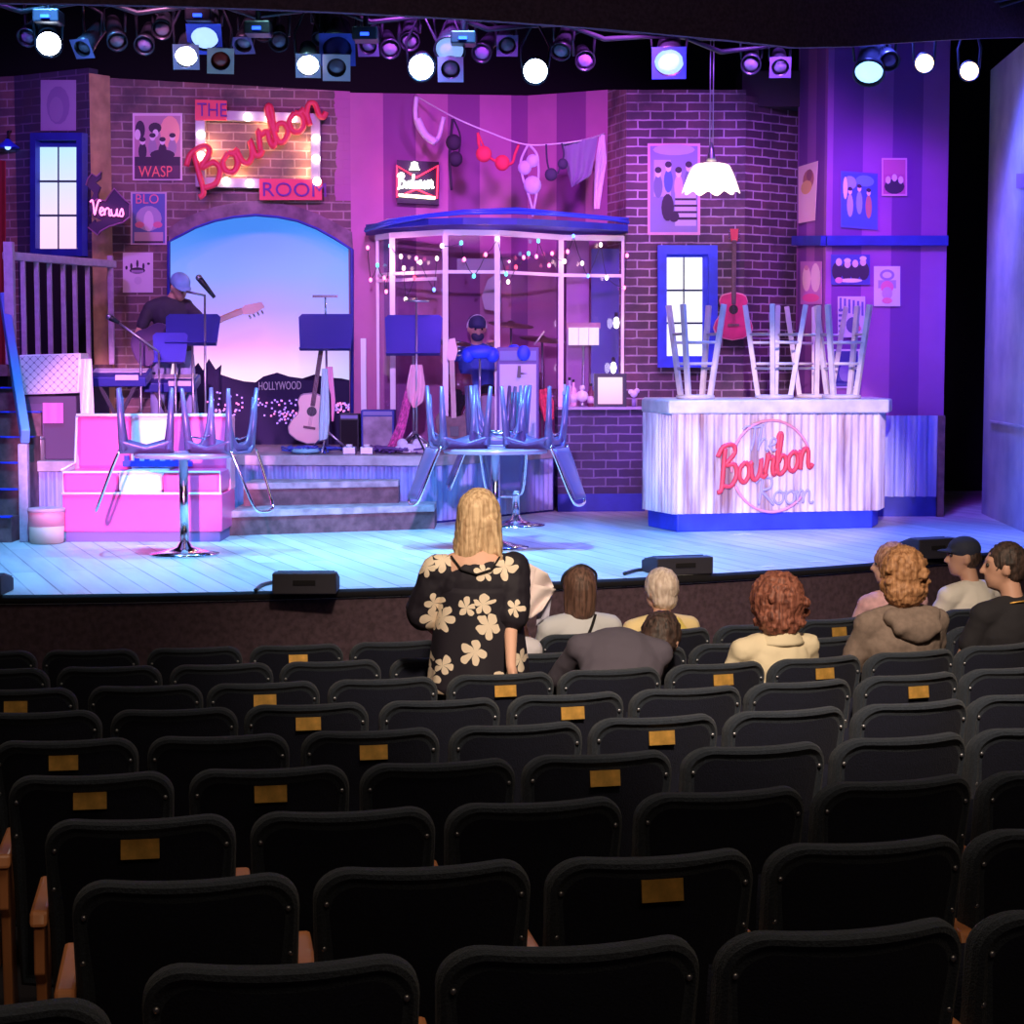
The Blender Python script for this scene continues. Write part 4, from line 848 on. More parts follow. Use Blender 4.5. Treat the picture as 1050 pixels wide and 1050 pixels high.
# roof: curved front edge
rf = [(376, 17.7, 2.66), (400, 17.3, 2.70), (440, 16.95, 2.74), (475, 16.85, 2.76), (530, 16.9, 2.77), (580, 17.2, 2.77), (625, 17.55, 2.76), (643, 17.7, 2.74)]
pr = [Vector((xat(a, b), b, c)) for a, b, c in rf]; bkp = [Vector((xat(643, 18.3), 18.2, 2.78)), Vector((xat(376, 18.3), 18.3, 2.78))]
mb = MB(); mb.prism([Vector((p.x, p.y, 2.66)) for p in pr + bkp], (0, 0, .06)); mb.build('roof', M['blue_d'], t)
mb = MB()
mb.tube([p + Vector((0, -.02, -.0)) for p in pr], .018, 8); mb.tube([p + Vector((0, -.01, .02 + .012 * math.sin(i * 2))) for i, p in enumerate(pr)], .014, 8); mb.build('roof_edging', mat('shiny_blue_plastic', (.05, .10, .8), .2), t)
# back panels in the booth
tag(MB().box((xat(592, 18.3), 18.3, 1.7), (.22, .04, 1.9)).build('folding_panel', mat('magenta_panel', (.6, .3, .55), .7)), 'mauve upright panel inside the booth at its right end', 'panel')
tag(MB().box((xat(620, 18.15), 18.15, 1.56), (.27, .06, 1.92)).build('panel', mat('slate_blue_panel', (.12, .12, .38), .6)), 'dark slate blue door-like panel inside the booth', 'panel')
# string lights
sl = empty('string_lights', plan(510, 17.2, 2.6), 'string of coloured fairy bulbs looping round the drum booth', 'string lights')
bulbs = [(377, 254, 'p'), (387, 272, 'c'), (380, 287, 'p'), (394, 285, 'p'), (396, 299, 'p'), (411, 263, 'w'), (414, 275, 'w'), (427, 265, 'p'), (431, 269, 'w'), (448, 265, 'w'), (476, 266, 'p'), (486, 283, 'c'), (498, 261, 'p'), (521, 289, 'w'), (519, 281, 'c'), (537, 264, 'p'), (542, 260, 'c'), (550, 263, 'p'), (552, 247, 'c'), (566, 260, 'p'), (579, 268, 'w'), (582, 258, 'p'), (597, 270, 'w'), (603, 283, 'b'), (588, 242, 'b'), (622, 285, 'w'), (563, 272, 'p'), (510, 245, 'w'), (453, 252, 'w'), (400, 252, 'c'), (425, 285, 'r'), (445, 297, 'b'), (416, 307, 'w'), (616, 251, 'w'), (643, 262, 'p'), (640, 295, 'p'), (473, 249, 'c'), (529, 274, 'r')]
bc = {'p': glow('pink_fairy_bulb', (1, .15, .35), 5), 'w': glow('warm_fairy_bulb', (1, .7, .6), 8), 'c': glow('cyan_fairy_bulb', (.1, .8, .9), 3), 'b': glow('blue_fairy_bulb', (.12, .25, 1), 4), 'r': glow('red_fairy_bulb', (1, .05, .1), 4)}
def fy(px):
    q = [(370, 17.7)] + fr + [(650, 17.8)]
    for a, b in zip(q, q[1:]):
        if a[0] <= px <= b[0]: return a[1] + (b[1] - a[1]) * (px - a[0]) / (b[0] - a[0]) - .06
    return 17.6
bs = [(at(x, y, fy(x)), c) for x, y, c in bulbs]
mb = MB()
for (a, _), (b, _) in zip(sorted(bs, key=lambda q: q[0].x), sorted(bs, key=lambda q: q[0].x)[1:]): mb.tube([a, (a + b) / 2 + Vector((0, 0, -.02)), b], .004, 4)
mb.build('wire', M['blackpl'], sl)
for p, c in bs: MB().ell(p, (.016, .016, .021), 0, 8, 6).build('bulb', bc[c], sl)
for p in ((410, 268), (580, 265), (498, 262)): point('fairy_glow', at(p[0], p[1], 17.25), (1, .35, .6), 5, .006)

# ------------------------------------------------------------------ upturned chairs and tables
def leg_pts(sx, sy): return [Vector((sx * .215, sy * .19, .47)), Vector((sx * .185, sy * .175, .2)), Vector((sx * .165, sy * .16, .03))]
def make_chair(label, kind):
    t = empty('upturned_chair', (0, 0, 0), label, 'chair', 'metallic shell chairs upturned on the tables')
    mb = MB()    # shell: flat pan, and a U-shaped apron that sweeps up into the leg sockets
    def pan(a, b):
        x = (a - .5) * 2; y = (b - .5) * 2; r = 1 - .10 * (x * x * y * y); up = .15 * max(0, abs(x) - .45) ** 1.6 * 1.6
        return Vector((x * .205 * r, y * .20 * r, .012 + up * (.4 + .6 * abs(y))))
    mb.grid(pan, 14, 10)
    for sy in (-1, 1):
        def ap(a, b): 
            x = (a - .5) * 2; h = .05 + .34 * abs(x) ** 3.2
            return Vector((x * (.185 + .01 * b), sy * (.17 + .012 * b), .012 + h * b))
        mb.grid(ap, 18, 3)
    o = mb.build('seat_shell', M['chairshell'], t, local=True); s = o.modifiers.new('solid', 'SOLIDIFY'); s.thickness = .02
    for sx in (-1, 1):
        for sy in (-1, 1): MB().tube(leg_pts(sx, sy), [.015, .026, .034], 8).build('leg', M['chairshell'], t, local=True)
    MB().tube([(-.175, -.16, .12), (0, -.16, .10), (.175, -.16, .12)], .007, 6).build('stretcher', M['chrome'], t, local=True); mb = MB(); mb.tube([(-.175, .16, .12), (0, .16, .10), (.175, .16, .12)], .007, 6); mb.build('stretcher', M['chrome'], t, local=True)
    lp_ = smooth([(-.19, -.19, .02), (-.18, -.25, -.12), (-.15, -.34, -.36), (-.09, -.365, -.42), (.09, -.365, -.42), (.15, -.34, -.36), (.18, -.25, -.12), (.19, -.19, .02)], 5)
    MB().tube(lp_, .011, 8).build('back_frame', M['chrome'], t, local=True)
    if kind == 'panel':
        def bkf(a, b): x = (a - .5) * 2; return Vector((x * (.175 - .05 * b), -.20 - .16 * b - .02 * (1 - x * x), .0 - .38 * b))
        o = MB().grid(bkf, 8, 8).build('back_shell', M['chairshell'], t, local=True); s = o.modifiers.new('solid', 'SOLIDIFY'); s.thickness = .012
    return t
def make_table(px, Y, label, zt, r):
    b = plan(px, Y, 0); t = empty('pedestal_table', b, label, 'table')
    MB().lathe([(.25, 0), (.255, .012), (.16, .03), (.06, .06), (.035, .10), (.0, .11)], b, 32).build('base', M['chrome'], t)
    MB().cyl(b + Vector((0, 0, .05)), b + Vector((0, 0, zt - .03)), .034, n=20).build('pedestal', M['chrome'], t)
    MB().lathe([(.0, -.035), (r - .01, -.035), (r, -.02), (r, -.006), (r - .012, 0), (.0, 0)], b + Vector((0, 0, zt)), 40).build('tabletop', mat('lilac_laminate', (.45, .4, .55), .25, .3), t)
    return b
T1 = make_table(187, 13.6, 'chrome pedestal table with two upturned chairs, in front of pink booth seat', .755, .36)
T2 = make_table(508, 14.1, 'chrome pedestal table crowded with upturned chairs, behind the standing woman', .765, .40)
def put(proto, used, base, ang, rad, zt, label, extra=0):
    d = Vector((math.cos(ang), math.sin(ang), 0)); loc = base + d * rad + Vector((0, 0, zt + .003)); rz = ang + math.pi / 2 + extra
    if not used: proto.location = loc; proto.rotation_euler = (0, 0, rz); WMS[proto.name] = Matrix.Translation(loc) @ Matrix.Rotation(rz, 4, 'Z'); proto['label'] = label; return proto
    return copy_tree(proto, tree(proto), loc, rz, label)
loopc = make_chair('x', 'loop'); 
put(loopc, 0, T1, math.pi * .98, .275, .755, 'upturned metallic chair at left on the table by the pink seat', .25)
put(loopc, 1, T1, -.05, .275, .755, 'upturned metallic chair at right on the table by the pink seat', -.3)
panc = make_chair('x', 'panel')
put(panc, 0, T2, math.pi, .28, .765, 'upturned metallic chair on left of the crowded centre table', .3)
put(panc, 1, T2, 0, .30, .765, 'upturned metallic chair on right of the crowded centre table', -.35)
put(panc, 1, T2, R(85), .43, .765, 'upturned metallic chair at the back of the crowded centre table')
T3 = make_table(529, 16.05, 'small pedestal table mostly hidden behind the crowded centre table', .74, .3)
put(panc, 1, T3, R(175), .22, .74, 'upturned metallic chair on the hidden table behind, left side', .2)

# wooden bar stools upside down on the bar
def make_stool():
    t = empty('upturned_bar_stool', (0, 0, 0), 'x', 'stool', 'wooden bar stools upturned on the bar')
    MB().lathe([(0, 0), (.15, 0), (.165, .012), (.165, .028), (.15, .036), (0, .036)], (0, 0, 0), 28).build('seat', M['pale_wood'], t, local=True)
    c4 = [(-1, -1), (1, -1), (1, 1), (-1, 1)]
    P = lambda s, z: Vector((s[0] * (.095 + .085 * z / .78), s[1] * (.095 + .085 * z / .78), z))
    for s in c4: MB().beam(P(s, .03), P(s, .80), .042, .042).build('leg', M['pale_wood'], t, local=True, bevel=.004)
    for i in range(4):
        for z in ((.26, .55) if i % 2 else (.30, .48)): MB().cyl(P(c4[i], z), P(c4[(i + 1) % 4], z), .012, n=8).build('rung', M['steel'] if i % 2 else M['pale_wood'], t, local=True)
    return t
st = make_stool(); stt = tree(st)
def puts(px, Y, rz, label, first=False):
    loc = plan(px, Y, ZBT + .001)
    if first: st.location = loc; st.rotation_euler = (0, 0, rz); st['label'] = label; WMS[st.name] = Matrix.Translation(loc) @ Matrix.Rotation(rz, 4, 'Z')
    else: copy_tree(st, stt, loc, rz, label)
puts(713, 15.85, .25, 'upturned wooden bar stool in front of the bright window', True)
puts(794, 15.9, .55, 'upturned wooden bar stool in the middle of the bar top')
puts(863, 15.98, .1, 'upturned wooden bar stool standing before the zebra flyer')
puts(836, 16.3, .7, 'upturned wooden bar stool at the back, partly behind two others')

# ------------------------------------------------------------------ pink booth seat
x0, x1 = xat(65, 14.7), xat(228, 14.7); y0, y1 = 14.6, 15.3; xm = (x0 + x1) / 2; wd = x1 - x0
t = empty('diner_booth_seat', (xm, y0, 0), 'hot pink vinyl diner booth seat with a white centre band', 'sofa')
MB().box((xm, (y0 + y1) / 2, .04), (wd - .04, y1 - y0 - .02, .08)).build('plinth', cm((.22, .14, .34)), t)
MB().box((xm, (y0 + y1) / 2, .23), (wd, y1 - y0, .30)).build('base', M['vinyl_pink'], t, bevel=.012)
for a, b, mm, nm in ((x0, xm - .19, 'vinyl_pink', 'seat_cushion'), (xm - .19, xm + .16, 'vinyl_white', 'centre_cushion'), (xm + .16, x1, 'vinyl_pink', 'seat_cushion')):
    MB().box(((a + b) / 2, y0 + .24, .47), (b - a - .006, .50, .18)).build(nm, M[mm], t, bevel=.035)
    MB().box(((a + b) / 2, y0 + .56, .76), (b - a - .006, .17, .46), rot=Euler((R(-7), 0, 0))).build(nm.replace('cushion', 'back_cushion'), M[mm], t, bevel=.04)
for sx in (x0 + .015, x1 - .015):
    mb = MB(); mb.prism([(sx - .02, y0 + .45, .38), (sx - .02, y1, .38), (sx - .02, y1 + .02, .98), (sx - .02, y0 + .56, .98), (sx - .02, y0 + .46, .62)], (.04, 0, 0)); mb.build('side_panel', mat('pink_side', (.95, .35, .45), .4), t, bevel=.01)
mb = MB(); pz = y0 - .012
mb.tube([(x0, pz, .385), (x1, pz, .385)], .010, 6); mb.tube([(x0 + .01, pz, .385), (x0 + .01, pz, .555), (x1 - .01, pz, .555), (x1 - .01, pz, .385)], .010, 6)
mb.tube([(x0 + .01, y0 + .48, .99), (x1 - .01, y0 + .48, .99)], .014, 6); mb.tube([(x0, y0, .57), (x0, y0 + .45, .60), (x0, y0 + .54, .98)], .012, 6); mb.build('piping', M['vinyl_white'], t)
mb = MB(); mb.box((xm + .05, y0 + .40, .60), (.56, .05, .045))
for k in range(7): mb.box((xm - .2 + .083 * k, y0 + .40, .64), (.035, .04, .05))
tag(mb.build('toy_xylophone', M['blue']), 'blue comb-shaped rack lying on the booth seat cushion', 'rack')

# waste bin
bx = plan(45, 14.5, 0)
t = empty('waste_bin', bx, 'round tan waste bin with a pink band beside booth seat', 'bin')
MB().lathe([(.115, 0), (.13, .012), (.135, .14)], bx, 28).build('body', mat('tan_bin', (.80, .52, .42), .5), t)
MB().lathe([(.136, .14), (.140, .25), (.132, .265)], bx, 28).build('band', mat('rose_bin', (.82, .36, .42), .5), t)
MB().lathe([(.146, .25), (.146, .275), (.12, .28), (.0, .27)], bx, 28).build('lid', cm((.6, .38, .45)), t)
# small can on the platform
t = plan(40, 15.55, RZ)
can = empty('can', t, 'dull metal can on the platform left of booth seat', 'can')
MB().lathe([(.04, 0), (.04, .19), (.035, .2), (0, .2)], t, 16).build('body', mat('can_metal', (.6, .5, .5), .3, .6), can)
MB().lathe([(.041, .17), (.043, .185), (.041, .19)], t, 16).build('rim', M['steel'], can)
# quilted amplifier on a dark cabinet
cb = plan(52, 15.75, RZ); zt = zat(406, 15.6)
c_ = empty('cabinet', cb, 'dark cabinet under the quilted white speaker, pink cloth in front', 'cabinet')
MB().box((cb.x, cb.y, (RZ + zt) / 2), (.50, .3, zt - RZ)).build('carcass', mat('cabinet_dark', (.10, .06, .12), .6), c_, bevel=.01)
MB().box((cb.x - .12, cb.y - .155, RZ + .26), (.2, .01, .42)).build('door', cm((.14, .08, .16)), c_)
tag(MB().grid(lambda a, b: Vector((xat(43, 15.55) + a * .17, 15.57 + .008 * math.sin(a * 12), zat(434, 15.55) + b * .17)), 8, 4).build('pink_cloth', cm((.95, .2, .6))), 'small hot pink cloth hanging on the front of the dark cabinet', 'cloth')
def quilt():
    m, t, b = nt('quilted_white'); tc, s, c = xz(t)
    u = mth(t, 'ADD', s.outputs['X'], s.outputs['Z']); v = mth(t, 'SUBTRACT', s.outputs['X'], s.outputs['Z'])
    a = mth(t, 'ABSOLUTE', mth(t, 'SINE', mth(t, 'MULTIPLY', u, 48))); d = mth(t, 'ABSOLUTE', mth(t, 'SINE', mth(t, 'MULTIPLY', v, 48)))
    k = mth(t, 'LESS_THAN', mth(t, 'MULTIPLY', a, d), .10); t.links.new(mix(t, (.85, .76, .80), (.34, .24, .34), k), b.inputs['Base Color']); b.inputs['Roughness'].default_value = .6; return m
c = [at(x, y, 15.58) for x, y in ((19, 364), (83, 362), (81, 403), (23, 405))]
a_ = empty('speaker_cabinet', (c[2] + c[3]) / 2, 'white quilted-front speaker cabinet on a dark cabinet', 'speaker')
MB().prism(c, (0, .28, 0)).build('case', M['vinyl_white'], a_, bevel=.012)
g = [sum(c, Vector()) / 4 + (p - sum(c, Vector()) / 4) * .93 + Vector((0, -.012, 0)) for p in c]
MB().prism(g, (0, .01, 0)).build('quilted_front', quilt(), a_)
tag(MB().grid(lambda a, b: at(80 + 14 * a + 3 * b, 368 + 62 * b, 15.5 + .03 * math.sin(a * 9 + b * 4)), 8, 14).build('towel', M['vinyl_white']), 'white towel hanging beside the quilted speaker', 'towel')

# ------------------------------------------------------------------ band gear on the platform
def tripod(mb, b, r=.22, h=.22, th=.01, n=3, ph=.3):
    for k in range(n):
        a = ph + k * 2 * math.pi / n; mb.tube([b + Vector((0, 0, h)), b + Vector((r * math.cos(a), r * math.sin(a), .012))], th, 6)
def music_stand(px, Y, desk, label, z0=RZ, tilt=-18, clip=False, yaw=0, lmat=None):
    """desk = (px0, px1, py0, py1)"""
    b = plan(px, Y, z0); t = empty('music_stand', b, label, 'music stand', 'music stands on the band platform')
    zc = zat((desk[2] + desk[3]) / 2, Y); cx = xat((desk[0] + desk[1]) / 2, Y)
    MB().cyl(b + Vector((0, 0, .02)), (b.x, b.y, zc - .02), .012, .010, 10).build('pole', M['steel'], t)
    for k in range(3):
        a = .4 + k * 2.094; MB().tube([b + Vector((0, 0, .2)), b + Vector((.22 * math.cos(a), .22 * math.sin(a), .012))], .01, 6).build('leg', M['steel'], t)
    wd = sm(desk[1] - desk[0], Y); h = sm(desk[3] - desk[2], Y) / math.cos(R(tilt)); rt = Matrix.Rotation(R(yaw), 3, 'Z') @ Matrix.Rotation(R(tilt), 3, 'X')
    c = Vector((cx, Y - .05, zc)); dm = mat('stand_blue_black', (.03, .04, .32), .35, .3)
    mb = MB(); mb.prism([c + rt @ Vector(q) for q in ((-wd / 2, 0, h / 2 - .03), (-wd / 2 + .03, 0, h / 2), (wd / 2 - .03, 0, h / 2), (wd / 2, 0, h / 2 - .03), (wd / 2 - .02, 0, -h / 2), (-wd / 2 + .02, 0, -h / 2))], rt @ Vector((0, .012, 0)))
    d = mb.build('desk', dm, t, bevel=.002)
    mb = MB(); mb.box(c + rt @ Vector((0, -.035, -h / 2)), (wd - .04, .07, .012), rot=rt); mb.build('lip', dm, t)
    MB().box(c + rt @ Vector((0, .02, -.02)), (.05, .03, .1), rot=rt).build('clamp', M['blackmetal'], t)
    if clip:
        mb = MB(); mb.cyl(c + Vector((0, 0, h / 2 - .02)), c + Vector((0, 0, h / 2 + .14)), .008, n=8); mb.box(c + Vector((0, -.03, h / 2 + .145)), (.22, .05, .022)); mb.build('clip_light', M['chrome'], t)
    return t
music_stand(335, 16.75, (307, 363, 322, 359), 'blue-lit music stand with a clip light, in front of the hills backdrop', clip=True)
music_stand(424, 16.75, (395, 454, 323, 364), 'wide music stand hung with pink scarves at the booth corner')
music_stand(198, 16.62, (171, 227, 322, 354), 'music stand before the guitarist, upper of his two', tilt=-25)
music_stand(180, 16.5, (158, 194, 341, 372), 'smaller music stand leaning below the guitarist desk', tilt=-12)
def mic_stand(px, Y, top, boom, mic, label, z0=RZ):
    b = plan(px, Y, z0); t = empty('microphone_stand', b, label, 'microphone stand'); p = at(px, top, Y)
    MB().cyl(b + Vector((0, 0, .02)), p, .011, .009, 10).build('pole', M['steel'], t)
    for k in range(3):
        a = 1 + k * 2.094; MB().tube([b + Vector((0, 0, .18)), b + Vector((.2 * math.cos(a), .2 * math.sin(a), .012))], .009, 6).build('leg', M['blackmetal'], t)
    if boom: MB().tube([at(*boom[0], Y - .02), at(*boom[1], Y - .02)], .010, 8).build('boom', M['steel'], t)
    if mic:
        a = at(*mic[0], Y - .04); c = at(*mic[1], Y - .04); o = MB().tube([a, a + (c - a) * .3, c], [.028, .026, .016], 12).build('microphone', M['blackpl'], t)
        sub('microphone_head', M['steel'], o, MB().ell(a, .030), t)
    return t
mic_stand(210, 16.45, 302, ((191, 299), (210, 303)), ((204, 285), (220, 305)), 'tall microphone stand in front of the guitarist')
mic_stand(144, 16.35, 350, ((112, 324), (163, 361)), ((112, 325), (122, 331)), 'microphone stand with long sloping boom over the keyboard')
mic_stand(163, 16.25, 362, None, None, 'short shiny stand beside the boom microphone stand')
mic_stand(492, 16.62, 357, ((478, 357), (507, 357)), None, 'chrome stand with crossbar among the upturned centre chairs')
mic_stand(427, 16.6, 305, ((415, 308), (440, 309)), None, 'thin clip stand standing over the scarf-hung music desk')
# keyboards
def keyboard(x0, x1, py0, py1, Y, label):
    a = at(x0, (py0 + py1) / 2, Y); b = at(x1, (py0 + py1) / 2, Y); c = (a + b) / 2; L = (b - a).length
    t = empty('keyboard', Vector((c.x, c.y, c.z - .05)), label, 'keyboard', 'electric keyboards by the guitarist')
    MB().box(c, (L, .32, .09), rot=Euler((R(14), 0, 0))).build('case', mat('keyboard_blue', (.04, .05, .30), .35), t, bevel=.012)
    MB().box(c + Vector((0, .06, .055)), (L * .9, .14, .02), rot=Euler((R(14), 0, 0))).build('keys', M['white'], t)
    MB().box(c + Vector((.10, -.17, .0)), (.2, .01, .045)).build('name_panel', cm((.75, .7, .85)), t)
    s = empty('keyboard_stand', Vector((c.x, c.y, RZ)), 'black crossed-leg stand under the ' + label.split(' ')[0] + ' keyboard', 'stand')
    for k in (-1, 1):
        MB().beam(Vector((c.x - L * .3 * k, c.y - .08, RZ + .01)), Vector((c.x + L * .3 * k, c.y - .08, c.z - .07)), .03, .03).build('leg', M['blackmetal'], s)
    MB().box((c.x, c.y, c.z - .07), (L * .75, .05, .03)).build('crossbar', M['blackmetal'], s)
keyboard(92, 153, 376, 398, 16.45, 'left blue electric keyboard on a stand below the railing')
keyboard(150, 203, 386, 400, 16.85, 'right dark electric keyboard just behind the microphone stands')
# acoustic guitar
def guitar(name, label, c, h, body, top, neckdir=(0, 0, 1), yaw=0, tilt=0, rest=None, cat='guitar', cutaway=False, headm=None):
    """c = centre of lower bout, h = overall height"""
    Mx = Matrix.Translation(Vector(c)) @ Matrix.Rotation(yaw, 4, 'Z') @ Matrix.Rotation(tilt, 4, 'Y')
    t = empty(name, Mx @ Vector((0, 0, -h * .21)), label, cat); s = h
    def prof(z):  # half width of the body against height from -0.2..0.27
        q = (z + .2) / .47; 
        pts = [(0, .0), (.04, .10), (.14, .175), (.26, .195), (.40, .175), (.55, .125), (.66, .118), (.80, .142), (.92, .125), (.98, .08), (1, .02)]
        for a, b in zip(pts, pts[1:]):
            if a[0] <= q <= b[0]: return a[1] + (b[1] - a[1]) * (q - a[0]) / (b[0] - a[0])
        return .02
    N = 26; zs = [-.2 + .47 * k / N for k in range(N + 1)]
    out = [Vector((prof(z) * s, 0, z * s)) for z in zs] + [Vector((-prof(z) * s, 0, z * s)) for z in zs[::-1]]
    mb = MB(); mb.prism([Mx @ p for p in out], Mx.to_3x3() @ Vector((0, .095 * s, 0))); b = mb.build('body', body, t, bevel=.006)
    mb = MB(); mb.prism([Mx @ (p * .955 + Vector((0, -.004, 0))) for p in out], Mx.to_3x3() @ Vector((0, .004, 0))); mb.build('soundboard', top, t)
    mb = MB(); hc = Vector((0, -.006, .10 * s)); mb.add([Mx @ (hc + Vector((.045 * s * math.cos(a), 0, .045 * s * math.sin(a)))) for a in [2 * math.pi * k / 20 for k in range(20)]], [tuple(range(20))]); mb.build('sound_hole', M['eye'], t)
    MB().box(Mx @ Vector((0, -.012, -.05 * s)), (.11 * s, .015, .022 * s), rot=Mx.to_3x3()).build('bridge', M['dark_wood'], t)
    mb = MB(); mb.box(Mx @ Vector((0, -.012, .46 * s)), (.042 * s, .025, .62 * s), rot=Mx.to_3x3()); mb.build('neck', M['dark_wood'], t, bevel=.004)
    mb = MB(); mb.prism([Mx @ Vector(q) for q in ((-.03 * s, -.02, .76 * s), (.03 * s, -.02, .76 * s), (.04 * s, -.01, .88 * s), (-.04 * s, -.01, .88 * s))], Mx.to_3x3() @ Vector((0, .015, 0))); hd = mb.build('headstock', headm or M['dark_wood'], t)
    mb = MB(); 
    for k in range(3):
        for q in (-1, 1): mb.ell(Mx @ Vector((q * .046 * s, -.01, (.79 + .035 * k) * s)), .010 * s, 0, 8, 6)
    mb.build('tuning_pegs', M['chrome'], t)
    mb = MB()
    for q in (-1, 0, 1): mb.tube([Mx @ Vector((q * .012 * s, -.030, -.05 * s)), Mx @ Vector((q * .012 * s, -.030, .78 * s))], .0012, 4)
    mb.build('strings', M['steel'], t)
    return t
guitar('acoustic_guitar', 'pale blonde acoustic guitar standing before the hills backdrop', at(318, 433, 16.95), 1.0, M['wood'], mat('blonde_spruce', (.92, .60, .48), .35), yaw=.12, tilt=R(9))
pc = onwall(752, 328, WR0, WR1, .14)
guitar('wall_guitar', 'bright pink acoustic guitar hanging on the right brick wall', pc, .98, mat('pink_edge', (.95, .35, .45), .3), mat('pink_lacquer', (.85, .04, .20), .3, noise=.3, nscale=6), headm=M['red'])
def bassbody(name, label, c, ang, L, col):
    Mx = Matrix.Translation(Vector(c)) @ Matrix.Rotation(ang, 4, 'Y')
    t = empty(name, c, label, 'guitar'); 
    out = [(-.16, 0, -.02), (-.17, 0, .10), (-.11, 0, .17), (-.07, 0, .12), (.07, 0, .12), (.12, 0, .20), (.17, 0, .12), (.14, 0, 0), (.17, 0, -.12), (.10, 0, -.2), (-.08, 0, -.2), (-.16, 0, -.12)]
    out = smooth(out + [out[0]], 3)[:-1]
    mb = MB(); mb.prism([Mx @ Vector(p) for p in out], Mx.to_3x3() @ Vector((0, .045, 0))); mb.build('body', col, t, bevel=.008)
    MB().box(Mx @ Vector((0, -.008, L * .5 + .05)), (.045, .022, L - .1), rot=Mx.to_3x3()).build('neck', cm((.62, .40, .38)), t)
    mb = MB(); mb.prism([Mx @ Vector(q) for q in ((-.03, -.018, L), (.03, -.018, L), (.055, -.018, L + .08), (.035, -.018, L + .2), (-.02, -.018, L + .19), (-.045, -.018, L + .04))], Mx.to_3x3() @ Vector((0, .016, 0))); mb.build('headstock', mat('maple_head', (.85, .5, .5), .4), t)
    mb = MB()
    for k in range(4): mb.cyl(Mx @ Vector((.05, 0, L + .04 + .04 * k)), Mx @ Vector((.085, 0, L + .045 + .04 * k)), .008, n=8)
    mb.build('tuning_pegs', M['chrome'], t)
    MB().box(Mx @ Vector((0, -.012, -.02)), (.08, .012, .09), rot=Mx.to_3x3()).build('pickup', M['blackpl'], t)
    return t
bassbody('electric_guitar', 'dark electric guitar standing upright left of the centre chairs', at(466, 440, 16.75), R(-2), .62, M['dark_wood'])
# amplifiers and boxes
def amp(px, Y, wpx, top, label, body, front, z0=RZ, dep=.25, cat='amplifier'):
    b = plan(px, Y, z0); w_ = sm(wpx, Y); h = zat(top, Y) - z0; t = empty('amplifier', b, label, cat)
    MB().box((b.x, Y, z0 + h / 2), (w_, dep, h)).build('cabinet', body, t, bevel=.01)
    MB().box((b.x, Y - dep / 2 - .003, z0 + h * .45), (w_ * .86, .008, h * .78)).build('grille', front, t)
    MB().box((b.x, Y - dep / 2 - .004, z0 + h * .92), (w_ * .86, .012, h * .09)).build('control_panel', cm((.25, .25, .5)), t)
    return t
amp(388, 17.25, 34, 420, 'pale striped wooden amplifier at the foot of the booth', M['blue_d'], mat('striped_grille', (.42, .36, .44), .6, noise=.5, nscale=7))
amp(359, 17.3, 20, 424, 'small black amplifier between guitar and striped amplifier', M['blackpl'], M['black'])
o = amp(531, 16.75, 43, 356, 'tall pale grey speaker with a printed tree shape behind centre chairs', mat('amp_edge', (.14, .08, .3), .5), mat('amp_front', (.62, .56, .82), .5))
mb = MB(); q = lambda x, y: at(x, y, 16.59)
mb.prism([q(531, 375), q(534, 375), q(534, 382), q(541, 383), q(534, 384), q(534, 387), q(530, 387)], (0, -.004, 0)); pr_ = mb.build('printed_mark', M['eye'], o)
tag(MB().ell(at(527, 357, 16.68), (.055, .04, .035)).ell(at(537, 362, 16.6), (.06, .02, .07)).build('blue_cloth', M['blue']), 'blue cloth draped over top of the tall grey speaker', 'cloth')
# pedals and cable
cm_blue = cm((.05, .10, .55), .4)
for px, lab in ((358, 'left of two small silver pedals on the platform edge'), (376, 'right of two small silver pedals on the platform edge')):
    b = plan(px, 16.55, RZ); t = empty('effect_pedal', b, lab, 'pedal', 'effect pedals')
    MB().box(b + Vector((0, 0, .035)), (.12, .12, .07)).build('housing', M['steel'], t, bevel=.008); MB().cyl(b + Vector((0, -.03, .07)), b + Vector((0, -.03, .09)), .03).build('switch', M['white'], t)
def cables(label, px0, px1, Y, n, m, seed):
    rr = random.Random(seed); mb = MB()
    for k in range(n):
        x = rr.uniform(px0, px1); pts = [plan(x + rr.uniform(-12, 12), Y + rr.uniform(-.2, .25), RZ + .012 + rr.uniform(0, .05)) for _ in range(6)]
        mb.tube(smooth([tuple(p) for p in pts], 5), .009, 5)
    return tag(mb.build('cable_heap', m), label, 'cables', kind='stuff')
cables('heap of blue cables at the foot of the acoustic guitar', 298, 350, 16.75, 16, cm_blue, 1)
cables('tangle of dark violet cables on platform left of the centre table', 385, 440, 16.7, 16, cm((.16, .08, .3)), 2)
tag(MB().tube(smooth([tuple(plan(x, y, RZ + .03)) for x, y in ((300, 16.6), (312, 16.5), (325, 16.6), (316, 16.75), (303, 16.7))], 5), .02, 6).build('cyan_cloth', cm((.3, .75, .8))), 'pale cyan rag on the cable heap by the guitar', 'cloth')
for px, lab in ((418, 'white sneaker left of scarf-hung stand foot'), (434, 'white sneaker right of scarf-hung stand foot')):
    b = plan(px, 16.6, RZ); tag(MB().ell(b + Vector((0, 0, .05)), (.12, .05, .045)).ell(b + Vector((-.05, 0, .09)), (.05, .045, .05)).build('sneaker', cm((.8, .72, .85))), lab, 'shoe', 'sneakers')
